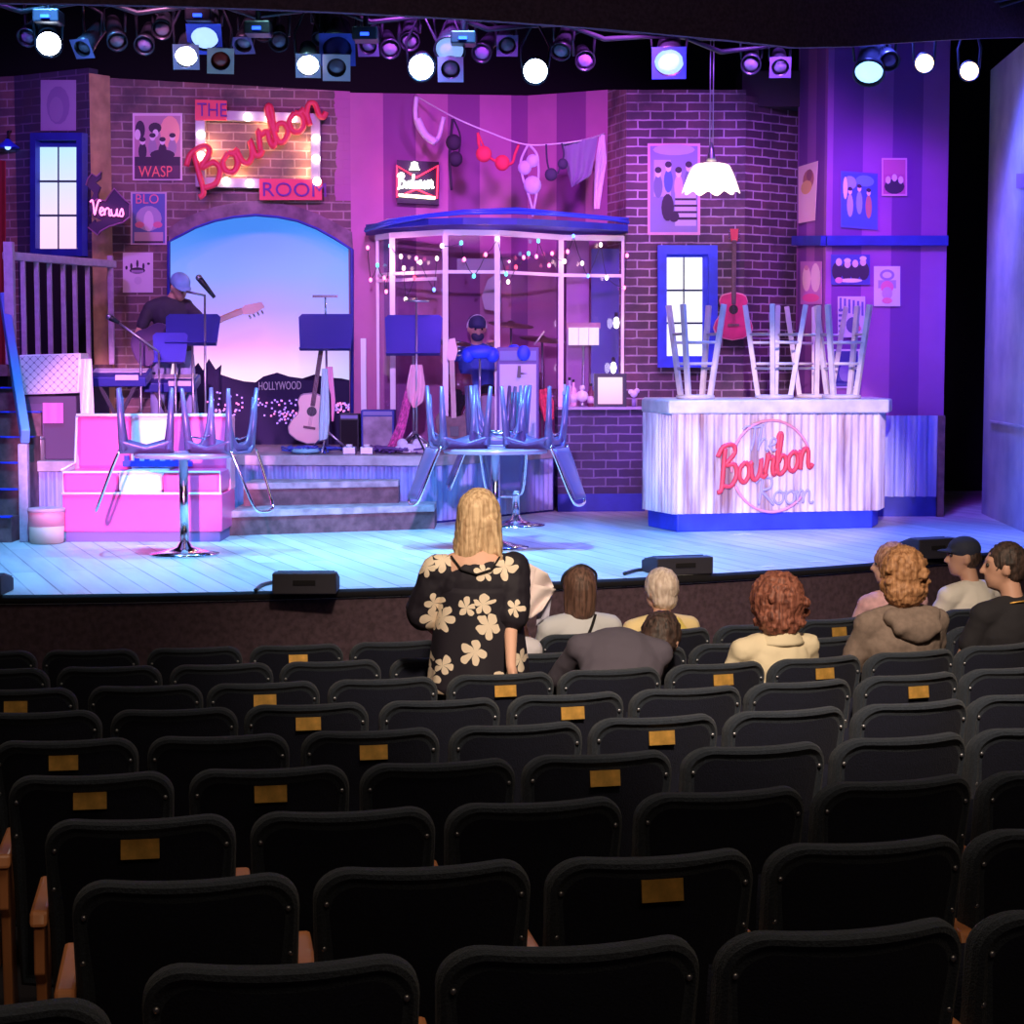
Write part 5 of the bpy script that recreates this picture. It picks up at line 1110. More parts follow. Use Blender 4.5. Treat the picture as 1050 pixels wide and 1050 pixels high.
# scarves
def scarf(label, L, Rr, Y, col, amp=.02, g=None):
    m = MB(); sheet(m, L, Rr, Y, amp=amp); return tag(m.build('scarf', col), label, 'scarf', g)
scarf('pale green scarf hanging on the middle music stand', [(330, 378), (329, 400), (327, 425), (327, 452)], [(336, 378), (337, 400), (338, 430), (336, 450)], 16.62, cm((.5, .72, .72)))
scarf('pink scarf hanging on the middle music stand', [(334, 376), (335, 390), (339, 405), (340, 432)], [(341, 376), (342, 392), (344, 412), (342, 432)], 16.66, cm((.85, .4, .55)))
scarf('light pink scarf tied at the booth-corner music stand', [(421, 374), (417, 395), (418, 408), (423, 418)], [(433, 374), (436, 395), (434, 412), (427, 418)], 16.6, cm((.9, .45, .55)))
scarf('long magenta patterned scarf trailing left from the music stand', [(419, 388), (413, 410), (407, 435), (397, 458)], [(425, 395), (421, 415), (416, 440), (410, 458)], 16.63, mat('magenta_scarf', (.85, .12, .45), .7, noise=.6, nscale=30))
scarf('turquoise scarf hanging below the tall grey speaker', [(522, 402), (523, 420), (525, 445)], [(532, 402), (533, 420), (531, 445)], 16.6, cm((.1, .6, .65)))
scarf('crimson scarf hanging right of the centre chairs', [(551, 400), (553, 415), (558, 432)], [(562, 398), (568, 412), (568, 430)], 16.9, mat('crimson_scarf', (.85, .06, .12), .7, noise=.4, nscale=30))
scarf('magenta scarf hanging just left of the crimson one', [(539, 402), (540, 408), (542, 416)], [(552, 402), (552, 410), (550, 416)], 16.85, cm((.85, .08, .4)))
tag(MB().ell(at(492, 361, 16.5), (.15, .06, .06)).ell(at(480, 364, 16.5), (.06, .05, .07)).ell(at(505, 364, 16.5), (.06, .05, .07)).build('blue_jacket', M['blue']), 'bright blue jacket bundled on the chrome crossbar stand', 'jacket')
# short white tube left of the booth
tag(MB().box((xat(373, 17.4), 17.4, (RZ + zat(347, 17.4)) / 2), (.05, .05, zat(347, 17.4) - RZ)).build('white_post', M['white']), 'short white upright post left of the drum booth', 'post')

# bottles, picture and lamp on the brick counter
def bottle(px, Y, h, r, col, label, neck=.35):
    b = plan(px, Y, ZC + .001); t = empty('bottle', b, label, 'bottle', 'bottles on the brick counter')
    MB().lathe([(r * .92, 0), (r, .01), (r, h * .58), (r * .8, h * .66), (r * neck, h * .74), (r * neck, h * .93)], b, 18).build('glass_body', col, t)
    MB().lathe([(r * neck * 1.15, h * .90), (r * neck * 1.15, h), (0, h)], b, 14).build('cap', M['blackpl'], t)
    MB().lathe([(r * 1.02, h * .15), (r * 1.02, h * .45)], b, 18).build('paper_label', cm((.8, .65, .75)), t)
bottle(579, 17.72, .24, .035, cm((.3, .7, .7), .2), 'teal bottle leftmost on the brick counter ledge')
bottle(584, 17.8, .28, .035, cm((.8, .75, .8), .2), 'clear bottle second from left on the brick ledge')
bottle(588, 17.76, .26, .032, cm((.85, .5, .6), .2), 'pinkish bottle third on the brick ledge')
bottle(606, 17.8, .22, .035, cm((.2, .05, .1), .2), 'dark red bottle beside the framed picture')
bottle(612, 17.76, .19, .035, cm((.25, .12, .12), .2), 'short brown bottle against the picture frame')
b = plan(597, 17.76, ZC + .001); t = empty('trophy', b, 'small pale round trophy among the bottles on the ledge', 'ornament')
MB().lathe([(.035, 0), (.02, .03), (.015, .05)], b, 14).build('foot', M['steel'], t); MB().ell(b + Vector((0, 0, .10)), (.06, .05, .055)).build('bowl', cm((.9, .85, .9), .3), t); MB().ell(b + Vector((0, 0, .18)), .028).build('finial', cm((.85, .8, .85), .3), t)
c = [at(x, y, 17.72) for x, y in ((609, 383), (642, 383), (642, 418), (609, 418))]
t = empty('counter_picture', (c[2] + c[3]) / 2, 'glowing pinkish picture in a dark frame on the brick ledge', 'picture')
mb = MB(); frame_quad(mb, c, .035); mb.build('frame', M['blackpl'], t)
MB().prism(c, (0, .02, 0)).build('lit_panel', panemat('lit_picture', (1, .85, .9), (1, .45, .65), 1.0, 1.3, 1.0), t)
for (x, y, lab) in ((632, 331, 'upper small white lamp bulb at the booth right post'), (629, 377, 'lower small white lamp bulb at the booth right post')):
    p = at(x, y, 17.74); t = empty('lamp_bulb', p, lab, 'lamp'); MB().ell(p, (.028, .028, .055)).build('bulb', glow('white_bulb', (1, .9, 1), 6), t); MB().cyl(p + Vector((0, 0, .05)), p + Vector((0, .03, .09)), .018, n=10).build('socket', M['blackpl'], t)
b = plan(650, 17.78, ZC + .001); t = empty('flower_ornament', b, 'tiny pale flower ornament on the ledge beside the bar', 'ornament')
MB().cyl(b, b + Vector((0, 0, .08)), .02).build('vase', cm((.3, .25, .5)), t); MB().ell(b + Vector((0, 0, .12)), .035).ell(b + Vector((.03, 0, .15)), .025).ell(b + Vector((-.03, 0, .14)), .025).build('flower', cm((.8, .75, .95)), t)
# music stand in the booth, light on its sheets put in as glow
b = plan(598, 18.15, RZ); t = empty('music_stand', b, 'music stand with brightly lit sheets inside the drum booth', 'music stand')
MB().cyl(b, (b.x, b.y, zat(350, 18.15)), .012, n=8).build('pole', M['steel'], t)
MB().box((b.x, 18.13, zat(334, 18.15)), (.33, .03, .06)).build('desk_top', cm((.6, .3, .4)), t)
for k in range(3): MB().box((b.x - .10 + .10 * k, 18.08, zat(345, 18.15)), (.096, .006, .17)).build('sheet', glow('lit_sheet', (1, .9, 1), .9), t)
for k in range(3): MB().tube([b + Vector((0, 0, .2)), b + Vector((.2 * math.cos(k * 2.1), .2 * math.sin(k * 2.1), .01))], .01, 6).build('leg', M['steel'], t)
# drum kit
dk_ = empty('drum_kit', plan(505, 17.75, RZ), 'dark drum kit with cymbals inside the glass booth', 'drum kit')
drm = mat('drum_shell', (.16, .05, .08), .25, coat=.4); cym = mat('cymbal_bronze', (.28, .16, .12), .35, .8)
p = plan(500, 17.75, RZ + .27); o = MB().tube([p + Vector((0, -.2, 0)), p + Vector((0, .2, 0))], .26, 28).build('bass_drum', drm, dk_)
sub('drum_head', cm((.5, .4, .55)), o, MB().cyl(p + Vector((0, -.212, 0)), p + Vector((0, -.2, 0)), .24, n=28), dk_)
for px, Y, z, r in ((470, 17.75, 1.1, .14), (540, 17.8, 1.12, .15), (565, 17.95, .95, .2)):
    p = plan(px, Y, z); MB().cyl(p, p + Vector((0, .02, .2)), r, n=24).build('tom_drum', drm, dk_); MB().cyl(plan(px, Y, RZ), p, .012, n=8).build('tom_stand', M['steel'], dk_)
for px, Y, py in ((524, 17.75, 332), (556, 17.9, 347), (460, 17.8, 350)):
    p = at(px, py, Y); MB().lathe([(.0, .03), (.03, .025), (.04, .012), (.22, -.01), (.22, -.014), (.0, .0)], p, 32, rot=Euler((R(8), R(6), 0))).build('cymbal', cym, dk_)
    MB().cyl(plan(px, Y, RZ), p + Vector((0, 0, .04)), .01, n=8).build('cymbal_stand', M['steel'], dk_)
MB().cyl(at(548, 353, 17.5), at(558, 340, 17.55), .008).build('drumstick', M['pale_wood'], dk_)
# white board behind the drummer
tag(MB().prism([at(x, y, 18.45) for x, y in ((497, 317), (494, 304), (500, 287), (514, 277), (514, 320))], (0, .03, 0)).build('sail_board', cm((.6, .5, .62))), 'pale angular board above the drummer', 'board')
tag(MB().box(at(492, 271, 18.5), (.45, .03, .11)).build('wall_light', cm((.55, .42, .6))), 'pale flat strip light on the booth back wall', 'light fitting')

# stage monitors
def wedge(px, py, wpx, hpx, rz, label, side=1):
    b = fl(px, py + hpx / 2); Y = b.y; w_ = sm(wpx, Y); h = sm(hpx, Y) * .95; t = empty('stage_monitor', b, label, 'stage monitor', 'wedge monitors along the stage edge', rz=rz)
    mb = MB(); prf = [(0, 0), (0, h), (.10, h), (.30, .08), (.30, 0)]
    W = WM(t)
    mb.prism([W @ Vector((-w_ / 2, y, z)) for y, z in prf], W.to_3x3() @ Vector((w_, 0, 0))); mb.build('cabinet', mat('monitor_box', (.045, .04, .06), .7), t, bevel=.008)
    mb = MB(); sl = Vector((0, .20, .08 - h)); mb.prism([W @ (Vector((x, .11, h - .008)) + sl * k + Vector((0, .006, .006))) for x, k in ((-w_ * .45, .05), (w_ * .45, .05), (w_ * .45, .9), (-w_ * .45, .9))], W.to_3x3() @ Vector((0, .006, .006))); mb.build('grille', M['blackmetal'], t)
    mb = MB(); mb.box(W @ Vector((0, -.003, h * .55)), (w_ * .35, .008, .03), rot=W.to_3x3()); mb.build('handle', M['black'], t)
wedge(312, 598, 66, 23, .02, 'black wedge monitor at the stage edge, leftmost whole one')
wedge(703, 580, 62, 19, .30, 'black wedge monitor at stage edge in front of the bar')
wedge(962, 562, 48, 22, .42, 'black wedge monitor at right of stage, above the capped man')
wedge(-16, 600, 34, 22, 0, 'black wedge monitor cut off by the left edge')
def fcable(label, pts):
    tag(MB().tube(smooth([tuple(fl(x, y) + Vector((0, 0, .012))) for x, y in pts], 5), .012, 6).build('floor_cable', M['blackpl']), label, 'cable')
fcable('black cable curving from leftmost whole wedge monitor', [(262, 607), (268, 602), (279, 599)])
fcable('black cable lying left of the monitor by the bar', [(640, 590), (655, 586), (672, 586)])
# tape marks
for k, (x, y, rz) in enumerate(((590, 564, .1), (786, 581, .5), (838, 576, .4), (760, 548, .2), (150, 560, 0))):
    p = fl(x, y); tag(MB().box(p + Vector((0, 0, .002)), (.14, .05, .002), rz).build('tape_mark', M['white']), ['white tape mark right of the standing woman', 'white tape mark on floor near curly-haired woman', 'white tape mark nearest the right monitor', 'white tape mark in front of the bar plinth', 'white tape mark left of the pedestal table foot'][k], 'tape', 'tape marks on the stage floor')

# ------------------------------------------------------------------ theatre seats
def seat_back():
    mb = MB(); W_, H0, H1, r = .252, .16, BACKTOP, .085
    out = []
    for cx, cz, a0 in ((W_ - r, H1 - r, 0), (-(W_ - r), H1 - r, 90)):
        for k in range(9): a = R(a0 + 90 * k / 8); out.append((cx + r * math.cos(a), cz + r * math.sin(a)))
    out += [(-W_ * .985, .62), (-W_ * .96, .40), (-W_ * .93, H0), (-.12, H0), (0, H0), (.12, H0), (W_ * .93, H0), (W_ * .96, .40), (W_ * .985, .62)]
    # extra points along the top edge so it can bend
    i = 9; top = [(W_ - r) * (1 - 2 * k / 8) for k in range(1, 8)]; out = out[:9] + [(x, H1) for x in top] + out[9:]
    n = len(out); C0 = (0, .55)
    def bend(x, z, y): return Vector((x, y + .075 * (x / .25) ** 2 - .20 * (z - BACKTOP) * -1 * -.9 + 0, z + .006 * math.cos(x * 12)))
    def place(x, z, y): return Vector((x, y + .075 * (x / .25) ** 2 + .18 * (BACKTOP - z), z))
    def inset(d, y): 
        pts = []
        for x, z in out:
            v = Vector((x - C0[0], z - C0[1])); L = v.length; f = max(0, 1 - d / L); pts.append(place(C0[0] + v.x * f, C0[1] + v.y * f, y))
        return pts
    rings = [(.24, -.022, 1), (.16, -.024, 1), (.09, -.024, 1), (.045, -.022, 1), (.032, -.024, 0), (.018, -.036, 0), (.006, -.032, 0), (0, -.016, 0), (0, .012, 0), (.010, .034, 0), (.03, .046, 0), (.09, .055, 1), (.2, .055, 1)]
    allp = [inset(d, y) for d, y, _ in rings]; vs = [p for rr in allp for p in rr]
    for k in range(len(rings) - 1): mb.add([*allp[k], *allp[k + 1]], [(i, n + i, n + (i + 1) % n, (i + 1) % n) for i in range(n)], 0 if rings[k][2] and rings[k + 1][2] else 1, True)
    for rr, y in ((allp[0], -.022), (allp[-1], .055)):
        c = place(0, .55, y); mb.add([c] + rr, [(0, 1 + i, 1 + (i + 1) % n) for i in range(n)], 0, True)
    return mb, place
def make_seat():
    t = empty('theatre_seat', (0, 0, 0), 'x', 'theatre seat', 'navy theatre seats in curved rows')
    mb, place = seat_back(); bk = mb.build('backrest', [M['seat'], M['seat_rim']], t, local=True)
    for x, z in ((-.225, .775), (.225, .775), (-.23, .665), (.23, .665)): 
        s = MB().ell(place(x, z, -.03), (.007, .005, .007), 0, 8, 6).build('screw', M['steel'], t, local=True)
    cu = MB(); 
    cu.grid(lambda a, b: Vector(((a - .5) * .46 * (1 - .15 * b * b), .02 + b * .36, .05 * (1 - (2 * a - 1) ** 4) * (1 - (2 * b - 1) ** 4))), 10, 8)
    cu.grid(lambda a, b: Vector(((.5 - a) * .46 * (1 - .15 * b * b), .02 + b * .36, -.04 * (1 - (2 * a - 1) ** 6) * (1 - (2 * b - 1) ** 6))), 10, 8)
    c = cu.build('seat_cushion', M['seat'], t, local=True); c.location = (0, .16, .36); c.rotation_euler = (R(72), 0, 0)
    ends = []
    for sx in (1, -1):
        x = sx * .27
        mb = MB(); mb.prism([(x - .024, .04, .57), (x - .024, .34, .59), (x - .024, .40, .59), (x - .024, .40, .615), (x - .024, .06, .61)], (.048, 0, 0)); ar = mb.build('armrest', M['armwood'], t, local=True, bevel=.010)
        mb = MB(); mb.prism([(x - .014, .08, 0), (x - .014, .34, 0), (x - .014, .30, .08), (x - .014, .24, .30), (x - .014, .33, .58), (x - .014, .06, .57), (x - .014, .05, .44), (x - .014, .10, .40), (x - .014, .12, .10)], (.028, 0, 0)); sd = mb.build('stanchion', M['armwood'], t, local=True, bevel=.005)
        ends.append((ar, sd))
    pl_ = MB().box(place(0, .787, -.030), (.100, .006, .052), rot=Euler((R(-8), 0, 0))).build('number_plate', M['gold'], bk, local=True)
    return t, pl_, ends
st0, plate0, ends0 = make_seat()
ks_all = tree(st0)
ORD = ['nearest', 'second', 'third', 'fourth', 'fifth', 'sixth', 'seventh', 'eighth', 'ninth']
NUM = ['first', 'second', 'third', 'fourth', 'fifth', 'sixth', 'seventh', 'eighth', 'ninth', 'tenth', 'eleventh', 'twelfth', 'thirteenth', 'fourteenth', 'fifteenth']
plates = {1: {2}, 2: {0}, 3: {0, 1, 3}, 4: {0, 2, 4}, 5: {2, 4, 7}, 6: {0, 2, 4, 6, 7}, 8: {3, 6, 9}}
JS = {0: -1, 1: -1, 2: 0, 3: -1, 4: -1, 5: -1, 6: -1, 7: -1, 8: -1}
WS = .54
def seatpos(i, j):
    Rr = ROWP['R0'] - i * ROWP['p']; t = (ROWP['off'][i] + (j + .5) * WS) / Rr; x, y = arc(Rr, t); return Vector((x, y, rowz(i))), t
used = False; SEATS = {}
def do_seat(i, j, lab, plate, left_end):
    global used
    loc, t = seatpos(i, j); loc = loc + Vector((random.uniform(-.008, .008), random.uniform(-.01, .01), 0)); rz = t + R(random.uniform(-1.5, 1.5))
    keep = []
    for ch, gs in ks_all:
        if ch in ends0[1] and not left_end: continue
        keep.append((ch, [g for g in gs if g is not plate0 or plate]))
    SEATS[(i, j)] = copy_tree(st0, keep, loc, rz, lab)
for i in range(9):
    vis = []
    for j in range(JS[i], JS[i] + 16):
        loc, t = seatpos(i, j); u = 525 + F * loc.x / loc.y; u2 = 525 + F * (loc.x - .25) / loc.y
        if u2 > 1048: break
        vis.append(j)
    for k, j in enumerate(vis):
        pt_ = k in plates.get(i, ())
        lab = 'navy theatre seat%s, %s row from the camera, %s' % (' with brass plate' if pt_ else '', ORD[i], 'leftmost seat' if k == 0 else ('rightmost seat' if k == len(vis) - 1 else NUM[k] + ' seat from the left'))
        do_seat(i, j, lab, pt_, k == 0)
# one seat across the aisle at the left edge of the nearest row
loc = at(-52, 980, 3.0); copy_tree(st0, [(c, [g for g in gs if g is not plate0]) for c, gs in ks_all], Vector((loc.x, loc.y, rowz(0))), .1, 'navy theatre seat across the aisle, cut off by the lower left corner')
for ch, gs in ks_all:
    for g in gs: bpy.data.objects.remove(g)
    bpy.data.objects.remove(ch)
bpy.data.objects.remove(st0)

# ------------------------------------------------------------------ people
def frame_of(d, xh=Vector((1, 0, 0))):
    z = d.normalized(); x = (xh - z * xh.dot(z)).normalized(); y = z.cross(x); return Matrix((x, y, z)).transposed()
class Rot:
    def __init__(s, m): s.m = m
    def to_matrix(s): return s.m
    def __bool__(s): return True
def remesh(o, vox, sm_=3, disp=0, dscale=.1, seed=0):
    r = o.modifiers.new('remesh', 'REMESH'); r.mode = 'VOXEL'; r.voxel_size = vox; r.use_smooth_shade = True
    s = o.modifiers.new('smooth', 'SMOOTH'); s.factor = .6; s.iterations = sm_
    if disp:
        tx = bpy.data.textures.new('folds', 'CLOUDS'); tx.noise_scale = dscale; tx.noise_depth = 2
        d = o.modifiers.new('folds', 'DISPLACE'); d.texture = tx; d.strength = disp; d.mid_level = .5; d.texture_coords = 'LOCAL'
    return o
V = lambda *a: Vector(a)
def hand(mb, w_, d, n, s=1.0, curl=.5, thumb=1, spread=.12):
    """w_ wrist, d pointing direction, n back-of-hand normal"""
    d = d.normalized(); n = (n - d * n.dot(d)).normalized(); x = d.cross(n); fr_ = Matrix((x, n, d)).transposed()
    mb.ell(w_ + d * .045 * s, (.040 * s, .016 * s, .050 * s), rot=Rot(fr_)); mb.cap(w_ - d * .02 * s, w_ + d * .03 * s, .024 * s, .026 * s)
    for k, (o, L) in enumerate(((-.030, .072), (-.010, .082), (.011, .077), (.030, .060))):
        p = w_ + d * .085 * s + x * o * s; dd = (d + x * (o * spread * 8)).normalized(); a = 0; r = .0092 * s
        for q, f in enumerate((.45, .32, .25)):
            a += curl * (.6 + .4 * q); e = (dd * math.cos(a) - n * math.sin(a)).normalized(); p2 = p + e * L * f * s; mb.cap(p, p2, r, r * .92, n=8); p = p2; r *= .92
    t0 = w_ + d * .02 * s + x * thumb * .03 * s; t1 = t0 + (d * .6 + x * thumb * .75 - n * .15).normalized() * .045 * s; t2 = t1 + (d * .9 + x * thumb * .1 - n * (.2 + curl * .4)).normalized() * .035 * s
    mb.cap(t0, t1, .013 * s, .011 * s, n=8); mb.cap(t1, t2, .011 * s, .009 * s, n=8)
def head_shape(mb, h, hm, s=1.0):
    T = lambda x, y, z: h + hm @ (V(x, y, z) * s)
    mb.ell(h, V(.074, .094, .108) * s, rot=Rot(hm)); mb.ell(T(0, .028, -.05), V(.058, .066, .075) * s, rot=Rot(hm)); mb.ell(T(0, .062, -.095), V(.026, .022, .020) * s, rot=Rot(hm))
    mb.cap(T(0, .088, .012), T(0, .108, -.028), .009 * s, .014 * s); mb.ell(T(0, .082, -.062), V(.024, .012, .008) * s, rot=Rot(hm)); mb.ell(T(0, .078, .032), V(.05, .015, .012) * s, rot=Rot(hm))
    for q in (-1, 1): mb.ell(T(q * .078, -.002, -.012), V(.012, .022, .034) * s, rot=Rot(hm))
def person(label, loc, rz, pose, skin, shirt, pants, sleeve='short', voxel=.011, hair=None, s=1.0, shirt_disp=.012, hands=(True, True), hcurl=.5, cat='person', wide=1.0, scoop=False):
    P = {k: V(*v) * s for k, v in pose.items() if k not in ('yaw', 'pitch', 'roll')}
    root = empty('person', loc, label, cat, None, rz)
    hm = (Euler((R(pose.get('pitch', 0)), R(pose.get('roll', 0)), R(pose.get('yaw', 0))), 'ZYX')).to_matrix() if False else Matrix.Rotation(R(pose.get('yaw', 0)), 3, 'Z') @ Matrix.Rotation(R(pose.get('pitch', 0)), 3, 'X') @ Matrix.Rotation(R(pose.get('roll', 0)), 3, 'Y')
    pel, nk, h = P['pel'], P['neck'], P['head']; sp = nk - pel; sx = (P['sr'] - P['sl']).normalized(); fr_ = Rot(frame_of(sp, sx)); L = sp.length
    def torso(mb, g=0.0):
        mb.ell(pel + sp * .02, V(.165 * wide + g, .125 + g, .12 + g) * s, rot=fr_); mb.ell(pel + sp * .35, V(.145 * wide + g, .115 + g, .17 + g) * s, rot=fr_); mb.ell(pel + sp * (.60 if scoop and g > 0 else .68), V(.165 * wide + g, .11 + g, .17 + g) * s, rot=fr_)
        sc_ = scoop and g > 0
        for q in ('sl', 'sr'): mb.cap(nk + (P[q] - nk) * (.70 if sc_ else .25) - sp.normalized() * .02 * s, P[q], (.058 + g) * s, (.055 + g) * s)
        if not sc_: mb.ell(nk - sp * .13, V(.13 * wide + g, .085 + g, .07 + g) * s, rot=fr_)
    mb = MB(); torso(mb); head_shape(mb, h, hm, s); mb.cap(nk - sp * .08, h + hm @ V(0, -.02, -.05) * s, .056 * s, .052 * s)
    for a in 'lr':
        S_, E_, W_ = P['s' + a], P['e' + a], P['w' + a]
        mb.cap(S_, E_, .046 * s, .037 * s); mb.cap(E_, W_, .037 * s, .025 * s)
        if 'h' + a in P: d = P['h' + a]
        else: d = (W_ - E_)
        n = V(0, .2, 1) if abs(d.normalized().z) < .7 else V(1 if a == 'r' else -1, 0, 0)
        hand(mb, W_ + (d.normalized() * .015), d, n, s, hcurl, thumb=-1 if a == 'r' else 1)
        H, K, A = P['hip' + a], P['k' + a], P['a' + a]
        mb.cap(H, K, .082 * s, .056 * s); mb.cap(K, A, .054 * s, .036 * s); mb.cap(A + V(0, -.03, -.03) * s, A + V(0, .13, -.045) * s, .034 * s, .030 * s)
    body = remesh(mb.build('body', skin, root, local=True), voxel, 2)
    mb = MB(); torso(mb, .016)
    for a in 'lr':
        S_, E_, W_ = P['s' + a], P['e' + a], P['w' + a]
        if sleeve == 'short': mb.cap(S_, S_ + (E_ - S_) * .58, .064 * s, .060 * s)
        elif sleeve == 'wide': mb.cap(S_, S_ + (E_ - S_) * .9, .080 * s, .092 * s)
        else: mb.cap(S_, E_, .064 * s, .054 * s); mb.cap(E_, E_ + (W_ - E_) * .92, .054 * s, .040 * s)
    sh = remesh(mb.build('shirt', shirt, root, local=True), voxel, 4, shirt_disp, .09)
    mb = MB()
    for a in 'lr':
        mb.cap(P['hip' + a], P['k' + a], .096 * s, .070 * s); mb.cap(P['k' + a], P['a' + a] + V(0, 0, .03), .068 * s, .052 * s)
    mb.ell(pel, V(.175 * wide, .138, .12) * s, rot=fr_)
    pa_ = remesh(mb.build('trousers', pants, root, local=True), voxel, 3, .008, .08)
    for a in 'lr':
        A = P['a' + a]; remesh(MB().cap(A + V(0, -.04, -.04) * s, A + V(0, .15, -.05) * s, .045 * s, .042 * s).build('shoe', M['blackpl'], root, local=True), .012, 2)
    for q in (-1, 1): MB().ell(h + hm @ (V(q * .031, .083, .008) * s), .011 * s, 0, 8, 6).build('eye', M['eye'], root, local=True)
    if hair: hair(root, h, hm, s)
    return root
def seated(lean=0, dx=0, head=(0, 0), **k):
    p = dict(pel=(0, .24, .46), neck=(dx, .20 + lean, .925), head=(dx + head[0], .24 + lean + head[1], 1.10), sl=(-.185 + dx, .21 + lean, .865), sr=(.185 + dx, .21 + lean, .865),
             el=(-.25 + dx, .30 + lean, .62), er=(.25 + dx, .30 + lean, .62), wl=(-.12, .50, .62), wr=(.12, .50, .62),
             hipl=(-.10, .26, .49), hipr=(.10, .26, .49), kl=(-.12, .66, .50), kr=(.12, .66, .50), al=(-.12, .66, .09), ar=(.12, .66, .09)); p.update(k); return p
def hairmesh(root, parts, m, vox=.012, disp=.02, ds=.03, sm_=2, name='hair'):
    mb = MB()
    for p in parts:
        if p[0] == 'e': mb.ell(*p[1:3], rot=Rot(p[3]) if len(p) > 3 else None)
        else: mb.cap(*p[1:])
    return remesh(mb.build(name, m, root, local=True), vox, sm_, disp, ds)
def short_hair(m, disp=.012, ds=.03, full=1.0, low=-.05):
    def f(root, h, hm, s):
        hairmesh(root, [('e', h + hm @ V(0, -.018, .022) * s, V(.083 * full, .095 * full, .100 * full) * s, hm), ('e', h + hm @ V(0, -.045, low) * s, V(.072 * full, .060 * full, .065) * s, hm)], m, .010, disp, ds)
    return f
def curly_hair(m, r=1.0, long=.0):
    def f(root, h, hm, s):
        rr = random.Random(5); parts = [('e', h + hm @ V(0, -.03, .02) * s, V(.110, .110, .115) * s * r, hm), ('e', h + hm @ V(0, -.05, -.06 - long) * s, V(.115, .085, .085) * s * r, hm)]
        for k in range(46):
            a = rr.uniform(0, 6.283); b = rr.uniform(-.9, 1.3); p = V(math.cos(a) * math.cos(b) * .108, math.sin(a) * math.cos(b) * .10 - .035, math.sin(b) * .115 - .01)
            if p.y > .035 and p.z < .05: continue
            parts.append(('e', h + hm @ (p * r) * s, V(.026, .026, .026) * s))
        hairmesh(root, parts, m, .009, .028, .022, 1)
    return f
def hairm(name, c1, c2): 
    m, t, b = nt(name); tc = t.nodes.new('ShaderNodeTexCoord'); mp = t.nodes.new('ShaderNodeMapping'); mp.inputs['Scale'].default_value = (70, 70, 6); t.links.new(tc.outputs['Object'], mp.inputs['Vector'])
    n = t.nodes.new('ShaderNodeTexNoise'); n.inputs['Scale'].default_value = 1; n.inputs['Detail'].default_value = 4; t.links.new(mp.outputs[0], n.inputs['Vector'])
    r = t.nodes.new('ShaderNodeValToRGB'); r.color_ramp.elements[0].position = .35; r.color_ramp.elements[0].color = (*c1, 1); r.color_ramp.elements[1].position = .65; r.color_ramp.elements[1].color = (*c2, 1)
    t.links.new(n.outputs['Fac'], r.inputs['Fac']); t.links.new(r.outputs['Color'], b.inputs['Base Color']); b.inputs['Roughness'].default_value = .6
    bp = t.nodes.new('ShaderNodeBump'); bp.inputs['Strength'].default_value = .6; bp.inputs['Distance'].default_value = .01; t.links.new(n.outputs['Fac'], bp.inputs['Height']); t.links.new(bp.outputs['Normal'], b.inputs['Normal']); return m
H_blonde = hairm('blonde_hair', (.52, .31, .17), (.96, .68, .42)); H_brown = hairm('brown_hair', (.07, .035, .025), (.22, .11, .08)); H_white = hairm('white_hair', (.62, .46, .38), (.92, .76, .66))
H_red = hairm('auburn_hair', (.12, .035, .025), (.40, .14, .09)); H_light = hairm('light_brown_hair', (.24, .10, .04), (.58, .29, .14)); H_dark = hairm('dark_hair', (.018, .012, .012), (.09, .05, .04)); H_strawb = hairm('strawberry_hair', (.35, .15, .10), (.75, .42, .30))

